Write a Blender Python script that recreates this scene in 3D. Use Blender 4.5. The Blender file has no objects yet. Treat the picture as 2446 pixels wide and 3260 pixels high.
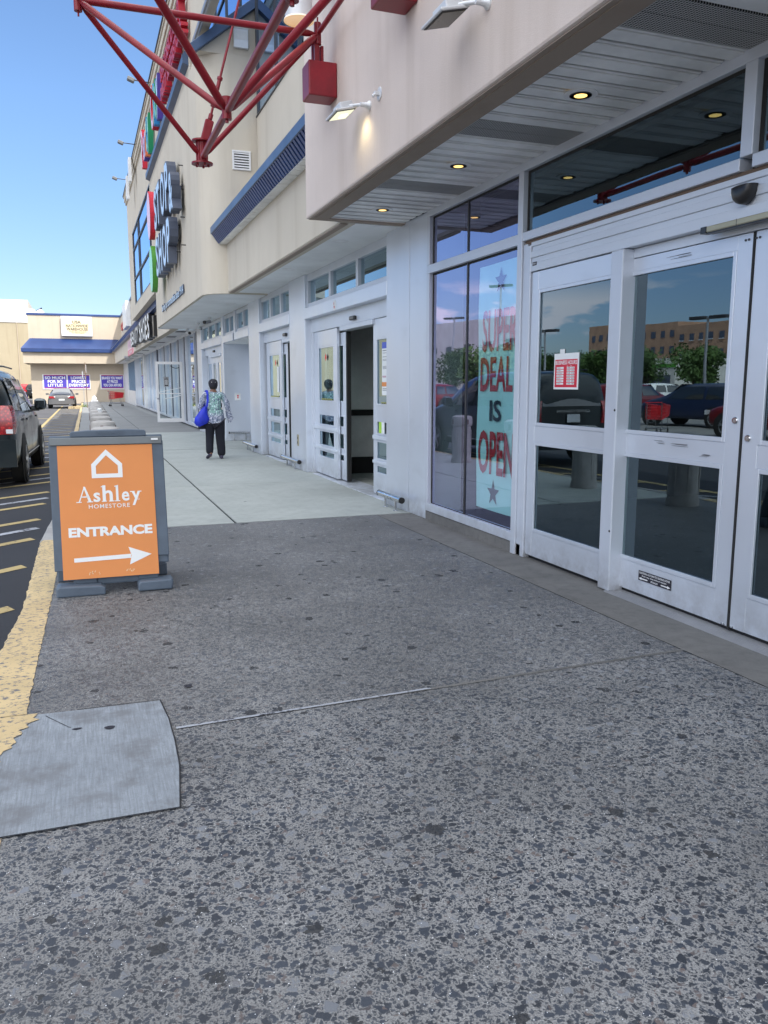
import bpy, bmesh, math, random
from math import radians as R, sin, cos, pi
from mathutils import Vector, Matrix
random.seed(7)
SC = bpy.context.scene
COL = SC.collection
# ------------------------------------------------------------------ camera
W_, H_ = 2446.0, 3260.0
YAW, PITCH, FPX = R(20.4009), R(9.0117), 2560.0
cd = bpy.data.cameras.new('camera'); cam = bpy.data.objects.new('camera', cd); COL.objects.link(cam)
cam.location = (0, 0, 1.5)
cam.rotation_euler = (R(90) - PITCH, 0, -YAW)
cd.sensor_fit = 'VERTICAL'; cd.sensor_height = 36.0; cd.lens = 36.0 * FPX / H_
cd.clip_start = 0.05; cd.clip_end = 3000
SC.camera = cam
SC.render.resolution_x, SC.render.resolution_y = 768, 1024
# ------------------------------------------------------------------ light
SUNV = Vector((0.335, -0.80, 1.0)).normalized()      # towards the sun
EL = math.asin(SUNV.z); AZ = math.atan2(SUNV.x, SUNV.y)
wd = bpy.data.worlds.new('World'); SC.world = wd; wd.use_nodes = True
nt = wd.node_tree; N = nt.nodes; L = nt.links
for n in list(N): N.remove(n)
sky = N.new('ShaderNodeTexSky'); sky.sky_type = 'NISHITA'; sky.sun_disc = False
sky.sun_elevation = EL; sky.sun_rotation = AZ; sky.air_density = 1.0; sky.dust_density = 0.4; sky.ozone_density = 1.6
bg = N.new('ShaderNodeBackground'); bg.inputs[1].default_value = 0.15
out = N.new('ShaderNodeOutputWorld')
# small fair-weather clouds low over the parking-lot side of the horizon
tc = N.new('ShaderNodeTexCoord'); sp = N.new('ShaderNodeSeparateXYZ'); L.new(tc.outputs['Generated'], sp.inputs[0])
mp = N.new('ShaderNodeMapping'); mp.inputs['Scale'].default_value = (9, 9, 24); L.new(tc.outputs['Generated'], mp.inputs[0])
no = N.new('ShaderNodeTexNoise'); no.inputs['Scale'].default_value = 1.0; no.inputs['Detail'].default_value = 6; no.inputs['Roughness'].default_value = .55
L.new(mp.outputs[0], no.inputs['Vector'])
def wmath(op, a, b):
    m = N.new('ShaderNodeMath'); m.operation = op
    for i, v in enumerate((a, b)):
        if isinstance(v, (int, float)): m.inputs[i].default_value = v
        else: L.new(v, m.inputs[i])
    return m.outputs[0]
cr = N.new('ShaderNodeMapRange'); cr.inputs[1].default_value = .50; cr.inputs[2].default_value = .57; L.new(no.outputs[0], cr.inputs[0])
az = N.new('ShaderNodeMapRange'); az.inputs[1].default_value = -.25; az.inputs[2].default_value = -.42; L.new(sp.outputs[0], az.inputs[0])
e1 = N.new('ShaderNodeMapRange'); e1.inputs[1].default_value = .045; e1.inputs[2].default_value = .06; L.new(sp.outputs[2], e1.inputs[0])
e2 = N.new('ShaderNodeMapRange'); e2.inputs[1].default_value = .125; e2.inputs[2].default_value = .095; L.new(sp.outputs[2], e2.inputs[0])
fac = wmath('MULTIPLY', wmath('MULTIPLY', cr.outputs[0], az.outputs[0]), wmath('MULTIPLY', e1.outputs[0], e2.outputs[0]))
mx = N.new('ShaderNodeMix'); mx.data_type = 'RGBA'; L.new(fac, mx.inputs[0]); L.new(sky.outputs[0], mx.inputs[6]); mx.inputs[7].default_value = (13, 11, 9.5, 1)
# bright clouds added out of view, overhead and behind the camera, to lift shade
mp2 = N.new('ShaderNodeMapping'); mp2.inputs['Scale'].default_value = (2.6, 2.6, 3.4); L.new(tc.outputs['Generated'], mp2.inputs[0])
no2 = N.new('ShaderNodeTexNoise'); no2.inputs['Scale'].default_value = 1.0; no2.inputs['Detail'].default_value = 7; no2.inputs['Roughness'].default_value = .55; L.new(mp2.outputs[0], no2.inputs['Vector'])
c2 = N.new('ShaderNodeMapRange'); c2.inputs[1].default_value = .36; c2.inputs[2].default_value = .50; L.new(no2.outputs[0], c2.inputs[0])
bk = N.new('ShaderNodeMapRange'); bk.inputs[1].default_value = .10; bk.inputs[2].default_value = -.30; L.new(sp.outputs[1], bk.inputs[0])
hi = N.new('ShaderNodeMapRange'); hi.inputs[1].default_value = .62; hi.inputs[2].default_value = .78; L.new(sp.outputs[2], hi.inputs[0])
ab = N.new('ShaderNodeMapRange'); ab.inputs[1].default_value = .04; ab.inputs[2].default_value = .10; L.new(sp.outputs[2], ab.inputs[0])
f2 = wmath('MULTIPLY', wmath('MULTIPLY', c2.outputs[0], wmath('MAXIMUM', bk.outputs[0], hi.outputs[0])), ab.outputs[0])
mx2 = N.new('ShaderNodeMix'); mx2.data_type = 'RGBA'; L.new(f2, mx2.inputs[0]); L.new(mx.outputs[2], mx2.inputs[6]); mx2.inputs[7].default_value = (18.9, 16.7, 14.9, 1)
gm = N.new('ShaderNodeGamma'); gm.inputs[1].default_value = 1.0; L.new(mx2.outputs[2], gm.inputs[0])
tn = N.new('ShaderNodeMix'); tn.data_type = 'RGBA'; tn.blend_type = 'MULTIPLY'; tn.inputs[0].default_value = 1; tn.inputs[7].default_value = (.60, .76, .97, 1); L.new(gm.outputs[0], tn.inputs[6])
hz = N.new('ShaderNodeMapRange'); hz.inputs[1].default_value = .30; hz.inputs[2].default_value = .0; L.new(sp.outputs[2], hz.inputs[0])
tc3 = N.new('ShaderNodeMix'); tc3.data_type = 'RGBA'; L.new(hz.outputs[0], tc3.inputs[0]); tc3.inputs[6].default_value = (.66, .77, .90, 1); tc3.inputs[7].default_value = (.50, .535, .69, 1); L.new(tc3.outputs[2], tn.inputs[7])
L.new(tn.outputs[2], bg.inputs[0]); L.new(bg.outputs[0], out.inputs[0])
sl = bpy.data.lights.new('sun', 'SUN'); sl.energy = 3.6; sl.angle = R(0.5); sl.color = (1, .95, .87)
so = bpy.data.objects.new('sun', sl); COL.objects.link(so); so.rotation_euler = SUNV.to_track_quat('Z', 'Y').to_euler()
so.location = (0, -20, 60)
SC.view_settings.view_transform = 'Standard'; SC.view_settings.look = 'None'; SC.view_settings.gamma = 1
SC.view_settings.exposure = 0.62
SC.cycles.max_bounces = 8; SC.cycles.transparent_max_bounces = 16
SC.cycles.use_denoising = True
# ------------------------------------------------------------------ materials
def hexc(r, g, b):
    f = lambda c: (c / 255 / 12.92) if c / 255 < .04045 else ((c / 255 + .055) / 1.055) ** 2.4
    return (f(r), f(g), f(b), 1)
MT = {}
class MatB:
    def __init__(s, name, color=(.5, .5, .5), rough=.6, metal=0, spec=.5, coat=0):
        s.m = bpy.data.materials.new(name); s.m.use_nodes = True; s.t = s.m.node_tree; s.N = s.t.nodes; s.L = s.t.links
        s.p = s.N['Principled BSDF']; s.p.inputs['Base Color'].default_value = (*color[:3], 1)
        s.p.inputs['Roughness'].default_value = rough; s.p.inputs['Metallic'].default_value = metal
        s.p.inputs['Specular IOR Level'].default_value = spec; s.p.inputs['Coat Weight'].default_value = coat
        s.co = None; MT[name] = s.m
    def coord(s, scale=(1, 1, 1), obj=True, rot=(0, 0, 0)):
        tc = s.N.new('ShaderNodeTexCoord'); mp = s.N.new('ShaderNodeMapping'); s.L.new(tc.outputs['Object'], mp.inputs[0])
        mp.inputs['Scale'].default_value = scale; mp.inputs['Rotation'].default_value = rot; return mp.outputs[0]
    def noise(s, scale, detail=4, rough=.5, vec=None, dist=0):
        n = s.N.new('ShaderNodeTexNoise'); n.inputs['Scale'].default_value = scale; n.inputs['Detail'].default_value = detail
        n.inputs['Roughness'].default_value = rough; n.inputs['Distortion'].default_value = dist
        s.L.new(vec if vec is not None else s.coord(), n.inputs['Vector']); return n.outputs[0]
    def vor(s, scale, feature='F1', vec=None, rnd=1):
        n = s.N.new('ShaderNodeTexVoronoi'); n.feature = feature; n.inputs['Scale'].default_value = scale; n.inputs['Randomness'].default_value = rnd
        s.L.new(vec if vec is not None else s.coord(), n.inputs['Vector']); return n
    def rng(s, v, a, b, c=0, d=1):
        n = s.N.new('ShaderNodeMapRange'); s.L.new(v, n.inputs[0])
        for i, x in enumerate((a, b, c, d)): n.inputs[i + 1].default_value = x
        return n.outputs[0]
    def mth(s, op, a, b=0):
        n = s.N.new('ShaderNodeMath'); n.operation = op
        for i, v in enumerate((a, b)):
            if isinstance(v, (int, float)): n.inputs[i].default_value = v
            else: s.L.new(v, n.inputs[i])
        return n.outputs[0]
    def mix(s, f, a, b, mode='MIX'):
        n = s.N.new('ShaderNodeMix'); n.data_type = 'RGBA'; n.blend_type = mode
        for i, v in ((0, f), (6, a), (7, b)):
            if isinstance(v, (int, float)): n.inputs[i].default_value = v
            elif isinstance(v, tuple): n.inputs[i].default_value = (*v[:3], 1)
            else: s.L.new(v, n.inputs[i])
        return n.outputs[2]
    def col(s, v): s.L.new(v, s.p.inputs['Base Color']); return s
    def rgh(s, v): s.L.new(v, s.p.inputs['Roughness']); return s
    def bump(s, v, st=.3, dist=.01):
        b = s.N.new('ShaderNodeBump'); b.inputs['Strength'].default_value = st; b.inputs['Distance'].default_value = dist
        s.L.new(v, b.inputs['Height']); s.L.new(b.outputs[0], s.p.inputs['Normal']); return s

def flat(name, rgb, rough=.6, metal=0, spec=.5, coat=0, var=.12, nscale=3.0, bump=0):
    m = MatB(name, rgb, rough, metal, spec, coat)
    n = m.noise(nscale, 5, .6)
    lo = tuple(c * (1 - var) for c in rgb[:3]); hi = tuple(min(1, c * (1 + var)) for c in rgb[:3])
    m.col(m.mix(m.rng(n, .3, .7), lo, hi))
    if bump: m.bump(m.noise(180, 3), bump, .002)
    return m.m

def stucco(name, rgb, stain=.25):
    m = MatB(name, rgb, .92, 0, .2)
    big = m.noise(.5, 5, .6); fine = m.noise(90, 3, .7)
    st = m.noise(1.0, 4, .6, vec=m.coord((2.6, 2.6, .22)))
    c = m.mix(m.rng(big, .3, .7), tuple(x * .93 for x in rgb), tuple(min(1, x * 1.05) for x in rgb))
    c = m.mix(m.mth('MULTIPLY', m.rng(st, .50, .78), stain), c, tuple(x * .62 for x in (rgb[0], rgb[1] * .93, rgb[2] * .84)))
    c = m.mix(m.rng(fine, .35, .7, 0, .10), c, tuple(x * .7 for x in rgb))
    m.col(c); m.bump(m.noise(130, 4, .75), .6, .006); return m.m

stucco('stucco_pink', (.70, .615, .565), .38)
stucco('stucco_tan', (.60, .55, .465), .34)
stucco('stucco_far', (.50, .43, .34), .22)
stucco('stucco_ochre', (.37, .32, .225), .35)
stucco('underside_brown', (.36, .30, .25), .3)
def alum(name, rgb=(.66, .68, .71), rough=.30, metal=.75):
    m = MatB(name, rgb, rough, metal)
    n = m.noise(1.3, 2, .5, vec=m.coord((1, 1, .5))); f = m.noise(40, 4, .7)
    sm = m.noise(3, 2, .5, vec=m.coord((1, .5, 1.2)))
    c = m.mix(m.rng(n, .3, .7), tuple(x * .90 for x in rgb), tuple(min(1, x * 1.04) for x in rgb))
    c = m.mix(m.mth('MULTIPLY', m.rng(sm, .60, .80), .14), c, (.25, .25, .26))
    sp_ = m.N.new('ShaderNodeSeparateXYZ'); tc_ = m.N.new('ShaderNodeTexCoord'); m.L.new(tc_.outputs['Object'], sp_.inputs[0])
    low = m.mth('MULTIPLY', m.rng(sp_.outputs[2], .30, .0), m.rng(m.noise(6, 6, .7), .38, .62))
    c = m.mix(m.mth('MULTIPLY', low, .45), c, (.22, .20, .18))
    m.col(c); m.rgh(m.rng(n, .3, .7, rough - .04, rough + .06)); return m.m
alum('aluminium', (.62, .665, .74), rough=.40, metal=.30)
alum('aluminium_panel', (.66, .71, .79), .33, .40)
alum('aluminium_soft', (.65, .70, .77), .45, .25)
flat('soffit_metal', (.78, .79, .79), .5, .1, var=.22, nscale=1.6)
flat('soffit_white', (.78, .80, .81), .6, 0, var=.10, nscale=1.2)
flat('black_gap', (.012, .012, .014), .8)
flat('black_plastic', (.018, .018, .02), .3)
flat('black_rubber', (.015, .015, .015), .75)
flat('white_paint', (.74, .75, .76), .4, var=.06)
flat('white_metal', (.68, .70, .72), .35, .2, var=.1)
flat('grey_metal', (.35, .36, .38), .4, .6)
flat('dark_metal', (.06, .06, .065), .4, .5)
flat('steel', (.62, .63, .65), .16, 1.0, var=.1)
flat('lens_dark', (.10, .095, .07), .2)
flat('wood_board', (.16, .11, .08), .8)
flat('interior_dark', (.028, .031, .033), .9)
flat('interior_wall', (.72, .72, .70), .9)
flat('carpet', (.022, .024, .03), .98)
flat('paper_white', (.80, .82, .82), .7, var=.02)
flat('paper_orange', (.72, .27, .085), .7, var=.03)
flat('paper_blue', (.10, .14, .55), .6, var=.05)
flat('paper_green', (.38, .65, .06), .6, var=.05)
flat('paper_yellow', (.75, .62, .05), .6, var=.05)
flat('banner_aqua', (.60, .92, .86), .7, var=.06, nscale=1.5)
flat('banner_red', (.50, .025, .03), .7, var=.1)
flat('banner_ink', (.015, .03, .04), .7)
flat('sign_red', (.62, .02, .045), .6)
flat('sticker_red', (.70, .05, .04), .5)
flat('red_letter', (.42, .012, .03), .4)
flat('pink_face', (.78, .55, .68), .4); flat('purple', (.10, .06, .36), .4); flat('orange', (.72, .17, .05), .4)
flat('azure', (.03, .25, .60), .4); flat('green_face', (.30, .72, .52), .4); flat('green', (.07, .28, .03), .45); flat('teal_green', (.02, .30, .13), .4)
flat('slate', (.07, .085, .125), .45); flat('pale_blue_face', (.50, .66, .86), .35, var=.06)
flat('banner_blue', (.07, .05, .42), .6, var=.12, nscale=.7)
flat('banner_trim', (.35, .03, .10), .6)
flat('sign_cream', (.80, .66, .42), .6); flat('sign_ink', (.07, .075, .055), .7)
flat('pink_sign', (.72, .56, .60), .6); flat('pink_red', (.66, .22, .27), .6); flat('mauve', (.55, .33, .42), .6)
flat('tape_yellow', (.32, .33, .08), .5)
flat('grey_plastic', (.095, .125, .165), .5, 0, .4, var=.12, nscale=6, bump=.25)
flat('concrete_white', (.40, .385, .37), .9, 0, .2, var=.16, nscale=5, bump=.4)
flat('concrete_wall', (.56, .54, .51), .9, 0, .2, var=.12, nscale=.6)
flat('brick_far', (.42, .255, .175), .9, 0, .2, var=.15, nscale=.4)
flat('navy_cloth', (.012, .013, .022), .95, var=.3); flat('blue_bag', (.015, .035, .55), .55, var=.2, nscale=8)
flat('cap_black', (.02, .02, .03), .85); flat('shoe', (.055, .05, .085), .8); flat('skin', (.20, .10, .065), .6); flat('hair', (.012, .01, .01), .7)
flat('bark', (.09, .065, .045), .9)
flat('cart_red', (.55, .02, .03), .35); flat('cart_steel', (.22, .225, .24), .4, .5)
flat('gold_lamp', (.75, .42, .10), .35, .6)
flat('grass_green', (.09, .16, .03), .9, var=.3)
def frost():
    m = MatB('car_glass', (.02, .024, .028), .04, 0, .9, 1); m.p.inputs['Coat Roughness'].default_value = .02
frost()
def paint(name, rgb, rough=.28):
    m = MatB(name, rgb, rough, .0, .3, .55); m.p.inputs['Coat Roughness'].default_value = .05
    f = m.noise(500, 2); m.col(m.mix(m.rng(f, .4, .6), tuple(c * .9 for c in rgb), tuple(c * 1.12 for c in rgb)))
    d = m.noise(2, 4); m.rgh(m.rng(d, .3, .7, rough, rough + .15)); return m.m
paint('paint_dark_green', (.010, .017, .021)); paint('paint_silver', (.12, .12, .125)); paint('paint_red', (.16, .008, .014)); paint('paint_blue', (.012, .022, .06))
paint('paint_white', (.75, .75, .74)); paint('paint_black', (.012, .012, .014)); paint('paint_olive', (.14, .16, .13))
def emit(name, rgb, st, base=(.8, .8, .8)):
    m = MatB(name, base, .4); m.p.inputs['Emission Color'].default_value = (*rgb, 1); m.p.inputs['Emission Strength'].default_value = st; return m.m
emit('lamp_warm', (1, .60, .13), 1.5); emit('lamp_cool', (1, .93, .55), 3.0); emit('lamp_gold', (1, .6, .2), .35)
def taill():
    m = MatB('tail_red', (.50, .012, .02), .15, 0, .6, 1); v = m.vor(22); m.col(m.mix(m.rng(v.outputs[0], .1, .5), (.62, .02, .02), (.25, .004, .01)))
taill()
flat('lens_clear', (.75, .75, .78), .1, .2)
def redsteel():
    m = MatB('red_steel', (.30, .014, .026), .42, .0, .35, .15)
    n = m.noise(6, 5, .65); g = m.noise(1.2, 3)
    c = m.mix(m.rng(n, .3, .75), (.27, .009, .020), (.17, .006, .015)); c = m.mix(m.rng(g, .5, .8, 0, .22), c, (.38, .10, .12))
    m.col(c); m.bump(m.noise(60, 3), .1, .003)
redsteel()
def bluemetal():
    m = MatB('blue_metal', (.022, .05, .17), .35, .25)
    n = m.noise(3, 5, .6, vec=m.coord((1, 1, .5))); m.col(m.mix(m.rng(n, .3, .75), (.030, .065, .20), (.06, .11, .27)))
    m2 = MatB('blue_roof', (.07, .15, .48), .4, .2); n = m2.noise(1.2, 4); m2.col(m2.mix(m2.rng(n, .3, .7), (.018, .042, .15), (.030, .065, .19)))
    m3 = MatB('blue_coping', (.06, .10, .19), .4, .3); n = m3.noise(2, 4); m3.col(m3.mix(m3.rng(n, .3, .7), (.045, .08, .15), (.08, .125, .22)))
bluemetal()
def glass(name, tint=(.50, .58, .57), refl=(.80, .90, 1.0), base=.06, k=1.7, wav=.0):
    m = MatB(name); N = m.N; L = m.L
    tr = N.new('ShaderNodeBsdfTransparent'); tr.inputs[0].default_value = (*tint, 1)
    gl = N.new('ShaderNodeBsdfGlossy'); gl.inputs['Roughness'].default_value = 0.0; gl.inputs['Color'].default_value = (*refl, 1)
    fr = N.new('ShaderNodeLayerWeight'); fr.inputs[0].default_value = .5
    f = m.mth('ADD', m.mth('MULTIPLY', m.mth('POWER', fr.outputs[1], 5.0), k), base + .04 * k)
    cl = N.new('ShaderNodeClamp'); L.new(f, cl.inputs[0]); cl.inputs[2].default_value = .92
    b = N.new('ShaderNodeBump'); b.inputs['Strength'].default_value = .06 + wav; b.inputs['Distance'].default_value = .02
    L.new(m.noise(.9, 2), b.inputs['Height']); L.new(b.outputs[0], gl.inputs['Normal'])
    ms = N.new('ShaderNodeMixShader'); L.new(cl.outputs[0], ms.inputs[0]); L.new(tr.outputs[0], ms.inputs[1]); L.new(gl.outputs[0], ms.inputs[2])
    L.new(ms.outputs[0], N['Material Output'].inputs[0]); N.remove(m.p); return m.m
glass('glass_door', (.52, .62, .60), (.64, .82, .92), .10, 2.1)
glass('glass_window', (.74, .88, .90), (.80, .80, 1.12), .22, 1.6)
glass('glass_far', (.45, .52, .54), (.85, .92, 1.0), .10, 1.5, .05)
glass('glass_clear', (.86, .93, .92), (.9, .95, 1.0), .02, .9)
glass('glass_sky', (.25, .35, .5), (.62, .80, 1.05), .55, 1.0)
MatB('acrylic', (.85, .9, .9), .1)
def aggregate():
    m = MatB('exposed_aggregate', (.2, .2, .2), .75, 0, .35)
    co = m.coord()
    wob = m.N.new('ShaderNodeTexNoise'); wob.inputs['Scale'].default_value = 45; wob.inputs['Detail'].default_value = 2; m.L.new(co, wob.inputs['Vector'])
    def warp(amount, sc=(1, 1, 1)):
        a = m.N.new('ShaderNodeVectorMath'); a.operation = 'SUBTRACT'; m.L.new(wob.outputs[1], a.inputs[0]); a.inputs[1].default_value = (.5, .5, .5)
        b = m.N.new('ShaderNodeVectorMath'); b.operation = 'SCALE'; m.L.new(a.outputs[0], b.inputs[0]); b.inputs[3].default_value = amount
        c = m.N.new('ShaderNodeVectorMath'); c.operation = 'ADD'; m.L.new(co, c.inputs[0]); m.L.new(b.outputs[0], c.inputs[1]); return c.outputs[0]
    w = warp(.018)
    big = m.vor(44, vec=w); big2 = m.vor(82, vec=w)
    sep = m.N.new('ShaderNodeSeparateColor'); m.L.new(big.outputs['Color'], sep.inputs[0])
    sep2 = m.N.new('ShaderNodeSeparateColor'); m.L.new(big2.outputs['Color'], sep2.inputs[0])
    # stone radius differs from cell to cell
    wn = m.mth('MULTIPLY', m.mth('SUBTRACT', m.noise(210, 3, .7), .5), .30)
    def stones(sc, off, lo, hi, soft):
        ad = m.N.new('ShaderNodeVectorMath'); ad.operation = 'ADD'; m.L.new(w, ad.inputs[0]); ad.inputs[1].default_value = off
        e = m.vor(sc, 'DISTANCE_TO_EDGE', vec=ad.outputs[0]); cc = m.vor(sc, vec=ad.outputs[0]); s_ = m.N.new('ShaderNodeSeparateColor'); m.L.new(cc.outputs['Color'], s_.inputs[0])
        return m.rng(m.mth('SUBTRACT', m.mth('ADD', e.outputs[0], wn), m.rng(s_.outputs[0], 0, 1, lo, hi)), .0, soft), s_
    s1, sep = stones(37, (0, 0, 0), .03, .40, .06)
    s2, sep2 = stones(60, (3.3, 1.7, 0), .03, .36, .07)
    s3, sep3 = stones(98, (7.1, 5.2, 0), .02, .32, .09)
    stone = m.mth('MAXIMUM', s1, m.mth('MAXIMUM', m.mth('MULTIPLY', s2, .95), m.mth('MULTIPLY', s3, .8)))
    # stones less exposed further up the walk (worn, dirt-filled) - broad patches
    wear = m.noise(.55, 4, .6)
    sx = m.N.new('ShaderNodeSeparateXYZ'); m.L.new(co, sx.inputs[0])
    fadeY = m.rng(sx.outputs[1], 3.2, 3.75, 1.0, .85)
    fac = m.mth('MULTIPLY', stone, m.mth('MULTIPLY', m.rng(wear, .3, .7, .82, 1), fadeY))
    cs = m.mix(sep.outputs[1], (.009, .014, .024), (.036, .048, .070)); cs = m.mix(m.rng(sep.outputs[2], .955, .97), cs, (.20, .215, .24))
    cs = m.mix(m.rng(sep2.outputs[1], .93, .97, 0, .6), cs, (.20, .15, .13))
    fine = m.noise(170, 5, .8); mid = m.noise(11, 5, .65)
    cm = m.mix(m.rng(fine, .32, .68), (.075, .076, .077), (.44, .44, .435)); cm = m.mix(m.rng(mid, .35, .7, 0, .35), cm, (.16, .16, .165))
    c = m.mix(fac, cm, cs)
    cov = m.mix(m.rng(sx.outputs[1], 3.4, 3.8, 0, .14), c, (.10, .098, .094)); c = cov
    # gum and dirt
    gum = m.vor(3.1, vec=warp(.10)); gs = m.N.new('ShaderNodeSeparateColor'); m.L.new(gum.outputs['Color'], gs.inputs[0])
    gr = m.rng(gs.outputs[0], 0, 1, -.03, .13); g1 = m.rng(m.mth('SUBTRACT', gr, gum.outputs['Distance']), .0, .012)
    gum2 = m.vor(7.6, vec=warp(.05)); gs2 = m.N.new('ShaderNodeSeparateColor'); m.L.new(gum2.outputs['Color'], gs2.inputs[0])
    g2 = m.rng(m.mth('SUBTRACT', m.rng(gs2.outputs[0], 0, 1, -.22, .27), gum2.outputs['Distance']), .0, .015)
    g = m.mth('MAXIMUM', g1, g2)
    c = m.mix(m.mth('MULTIPLY', g, .86), c, (.022, .024, .028))
    w2 = m.vor(1.7, vec=warp(.12)); ws = m.N.new('ShaderNodeSeparateColor'); m.L.new(w2.outputs['Color'], ws.inputs[0])
    g3 = m.mth('MULTIPLY', m.rng(m.mth('SUBTRACT', m.rng(ws.outputs[1], 0, 1, -.10, .05), w2.outputs['Distance']), 0, .02), m.rng(fine, .4, .6))
    c = m.mix(g3, c, (.62, .66, .70))
    dirt = m.noise(.9, 5, .6); c = m.mix(m.rng(dirt, .38, .70, 0, .50), c, (.055, .055, .055))
    glint = m.vor(190); gc = m.N.new('ShaderNodeSeparateColor'); m.L.new(glint.outputs['Color'], gc.inputs[0])
    c = m.mix(m.mth('MULTIPLY', m.rng(gc.outputs[0], .985, .988), m.rng(glint.outputs['Distance'], .35, .2)), c, (.85, .88, .92))
    m.col(c); m.rgh(m.rng(stone, 0, 1, .85, .48))
    h = m.mth('ADD', m.mth('MULTIPLY', stone, .6), m.mth('MULTIPLY', fine, .5)); m.bump(h, .55, .004)
aggregate()
def concrete(name, lo, hi, brush=False, stain=.4, sc=1.0):
    m = MatB(name, hi, .85, 0, .3)
    a = m.noise(1.1 * sc, 6, .65); b = m.noise(9 * sc, 5, .7); f = m.noise(300, 3, .7)
    c = m.mix(m.rng(a, .3, .7), lo, hi); c = m.mix(m.rng(b, .45, .75, 0, stain), c, tuple(x * .55 for x in lo))
    c = m.mix(m.rng(f, .35, .65, 0, .35), c, tuple(x * .7 for x in lo))
    if brush:
        br = m.noise(1, 4, .8, vec=m.coord((120, 5, 1))); c = m.mix(m.rng(br, .38, .62, 0, .75), c, tuple(x * .66 for x in lo))
    gum = m.vor(2.6); gs = m.N.new('ShaderNodeSeparateColor'); m.L.new(gum.outputs['Color'], gs.inputs[0])
    g = m.rng(m.mth('SUBTRACT', m.rng(gs.outputs[0], 0, 1, -.10, .07), gum.outputs['Distance']), .0, .012)
    c = m.mix(m.mth('MULTIPLY', g, .7), c, (.05, .055, .06))
    if brush:
        bl = m.noise(4.2, 5, .65); c = m.mix(m.rng(bl, .50, .66, 0, .75), c, (.15, .155, .165)); gr_ = m.noise(90, 4, .8); c = m.mix(m.rng(gr_, .52, .66, 0, .5), c, (.16, .17, .18))
    m.col(c); m.bump(m.mth('ADD', f, b), .3, .003); return m
concrete('concrete_light', (.36, .385, .365), (.46, .485, .46), stain=.35)
concrete('concrete_walk', (.235, .24, .24), (.30, .305, .30), stain=.30)
concrete('concrete_band', (.135, .133, .130), (.215, .21, .20), stain=.5)
concrete('concrete_patch', (.26, .29, .325), (.35, .385, .425), True, .30, 1.6)
concrete('kerb_concrete', (.30, .30, .30), (.42, .42, .41), stain=.5)
def asphalt():
    m = MatB('asphalt', (.05, .05, .055), .85, 0, .3)
    v = m.noise(170, 4, .8); b = m.noise(.7, 5, .6)
    c = m.mix(m.rng(v, .3, .7), (.016, .018, .023), (.050, .053, .062)); c = m.mix(m.rng(b, .35, .7, 0, .4), c, (.020, .022, .027)); sy = m.N.new('ShaderNodeSeparateXYZ'); m.L.new(m.coord(), sy.inputs[0]); c = m.mix(m.rng(sy.outputs[1], 16, 30, 0, .8), c, m.mix(m.rng(b, .3, .7), (.085, .082, .085), (.135, .13, .13)))  # worn far asphalt, lightened further in colour to read as sunlit road
    m.col(c); m.bump(v, .4, .004)
    m = MatB('asphalt_lot', (.13, .13, .13), .9, 0, .3); b = m.noise(.3, 5, .6); m.col(m.mix(m.rng(b, .3, .7), (.17, .165, .16), (.25, .24, .23)))
asphalt()
def worn(name, rgb, under, amt=.5, sc=14):
    m = MatB(name, rgb, .75, 0, .3)
    n = m.noise(sc, 6, .75, vec=m.coord((1, 1.6, 1))); b = m.noise(3, 4); f = m.noise(120, 4, .8)
    k = m.mth('MAXIMUM', m.rng(n, amt + .10, amt + .16), m.rng(f, .66, .72, 0, .7))
    c = m.mix(m.rng(b, .3, .7), tuple(x * .8 for x in rgb), rgb); c = m.mix(k, c, under); m.col(c); m.bump(n, .35, .004)
worn('kerb_yellow', (.60, .46, .25), (.14, .14, .15), .43, 22)
worn('line_yellow', (.46, .36, .17), (.04, .04, .05), .48, 12)
worn('line_white', (.36, .38, .42), (.04, .04, .05), .43, 12)
def leafm():
    m = MatB('leaf', (.07, .12, .03), .6, 0, .3); b = m.noise(.8, 4); m.col(m.mix(m.rng(b, .35, .65), (.035, .07, .018), (.10, .17, .045)))
leafm()
def blouse():
    m = MatB('blouse_print', (.5, .6, .6), .9, 0, .2)
    v = m.vor(26, 'DISTANCE_TO_EDGE'); v2 = m.vor(26); s = m.N.new('ShaderNodeSeparateColor'); m.L.new(v2.outputs['Color'], s.inputs[0])
    sp_ = m.N.new('ShaderNodeSeparateXYZ'); m.L.new(m.coord(), sp_.inputs[0])
    centre = m.mth('MULTIPLY', m.rng(m.mth('ABSOLUTE', m.mth('SUBTRACT', sp_.outputs[2], 1.12)), .26, .16), m.rng(m.mth('ABSOLUTE', m.mth('ADD', sp_.outputs[0], -.02)), .20, .12))
    base = m.mix(centre, (.33, .36, .47), (.30, .52, .46)); lt = m.mix(centre, (.60, .62, .72), (.55, .78, .74))
    c = m.mix(m.rng(s.outputs[0], .45, .6), base, lt); c = m.mix(m.rng(v.outputs[0], .10, .05), c, (.13, .16, .24)); m.col(c)
blouse()
def interiorlight(): pass

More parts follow.
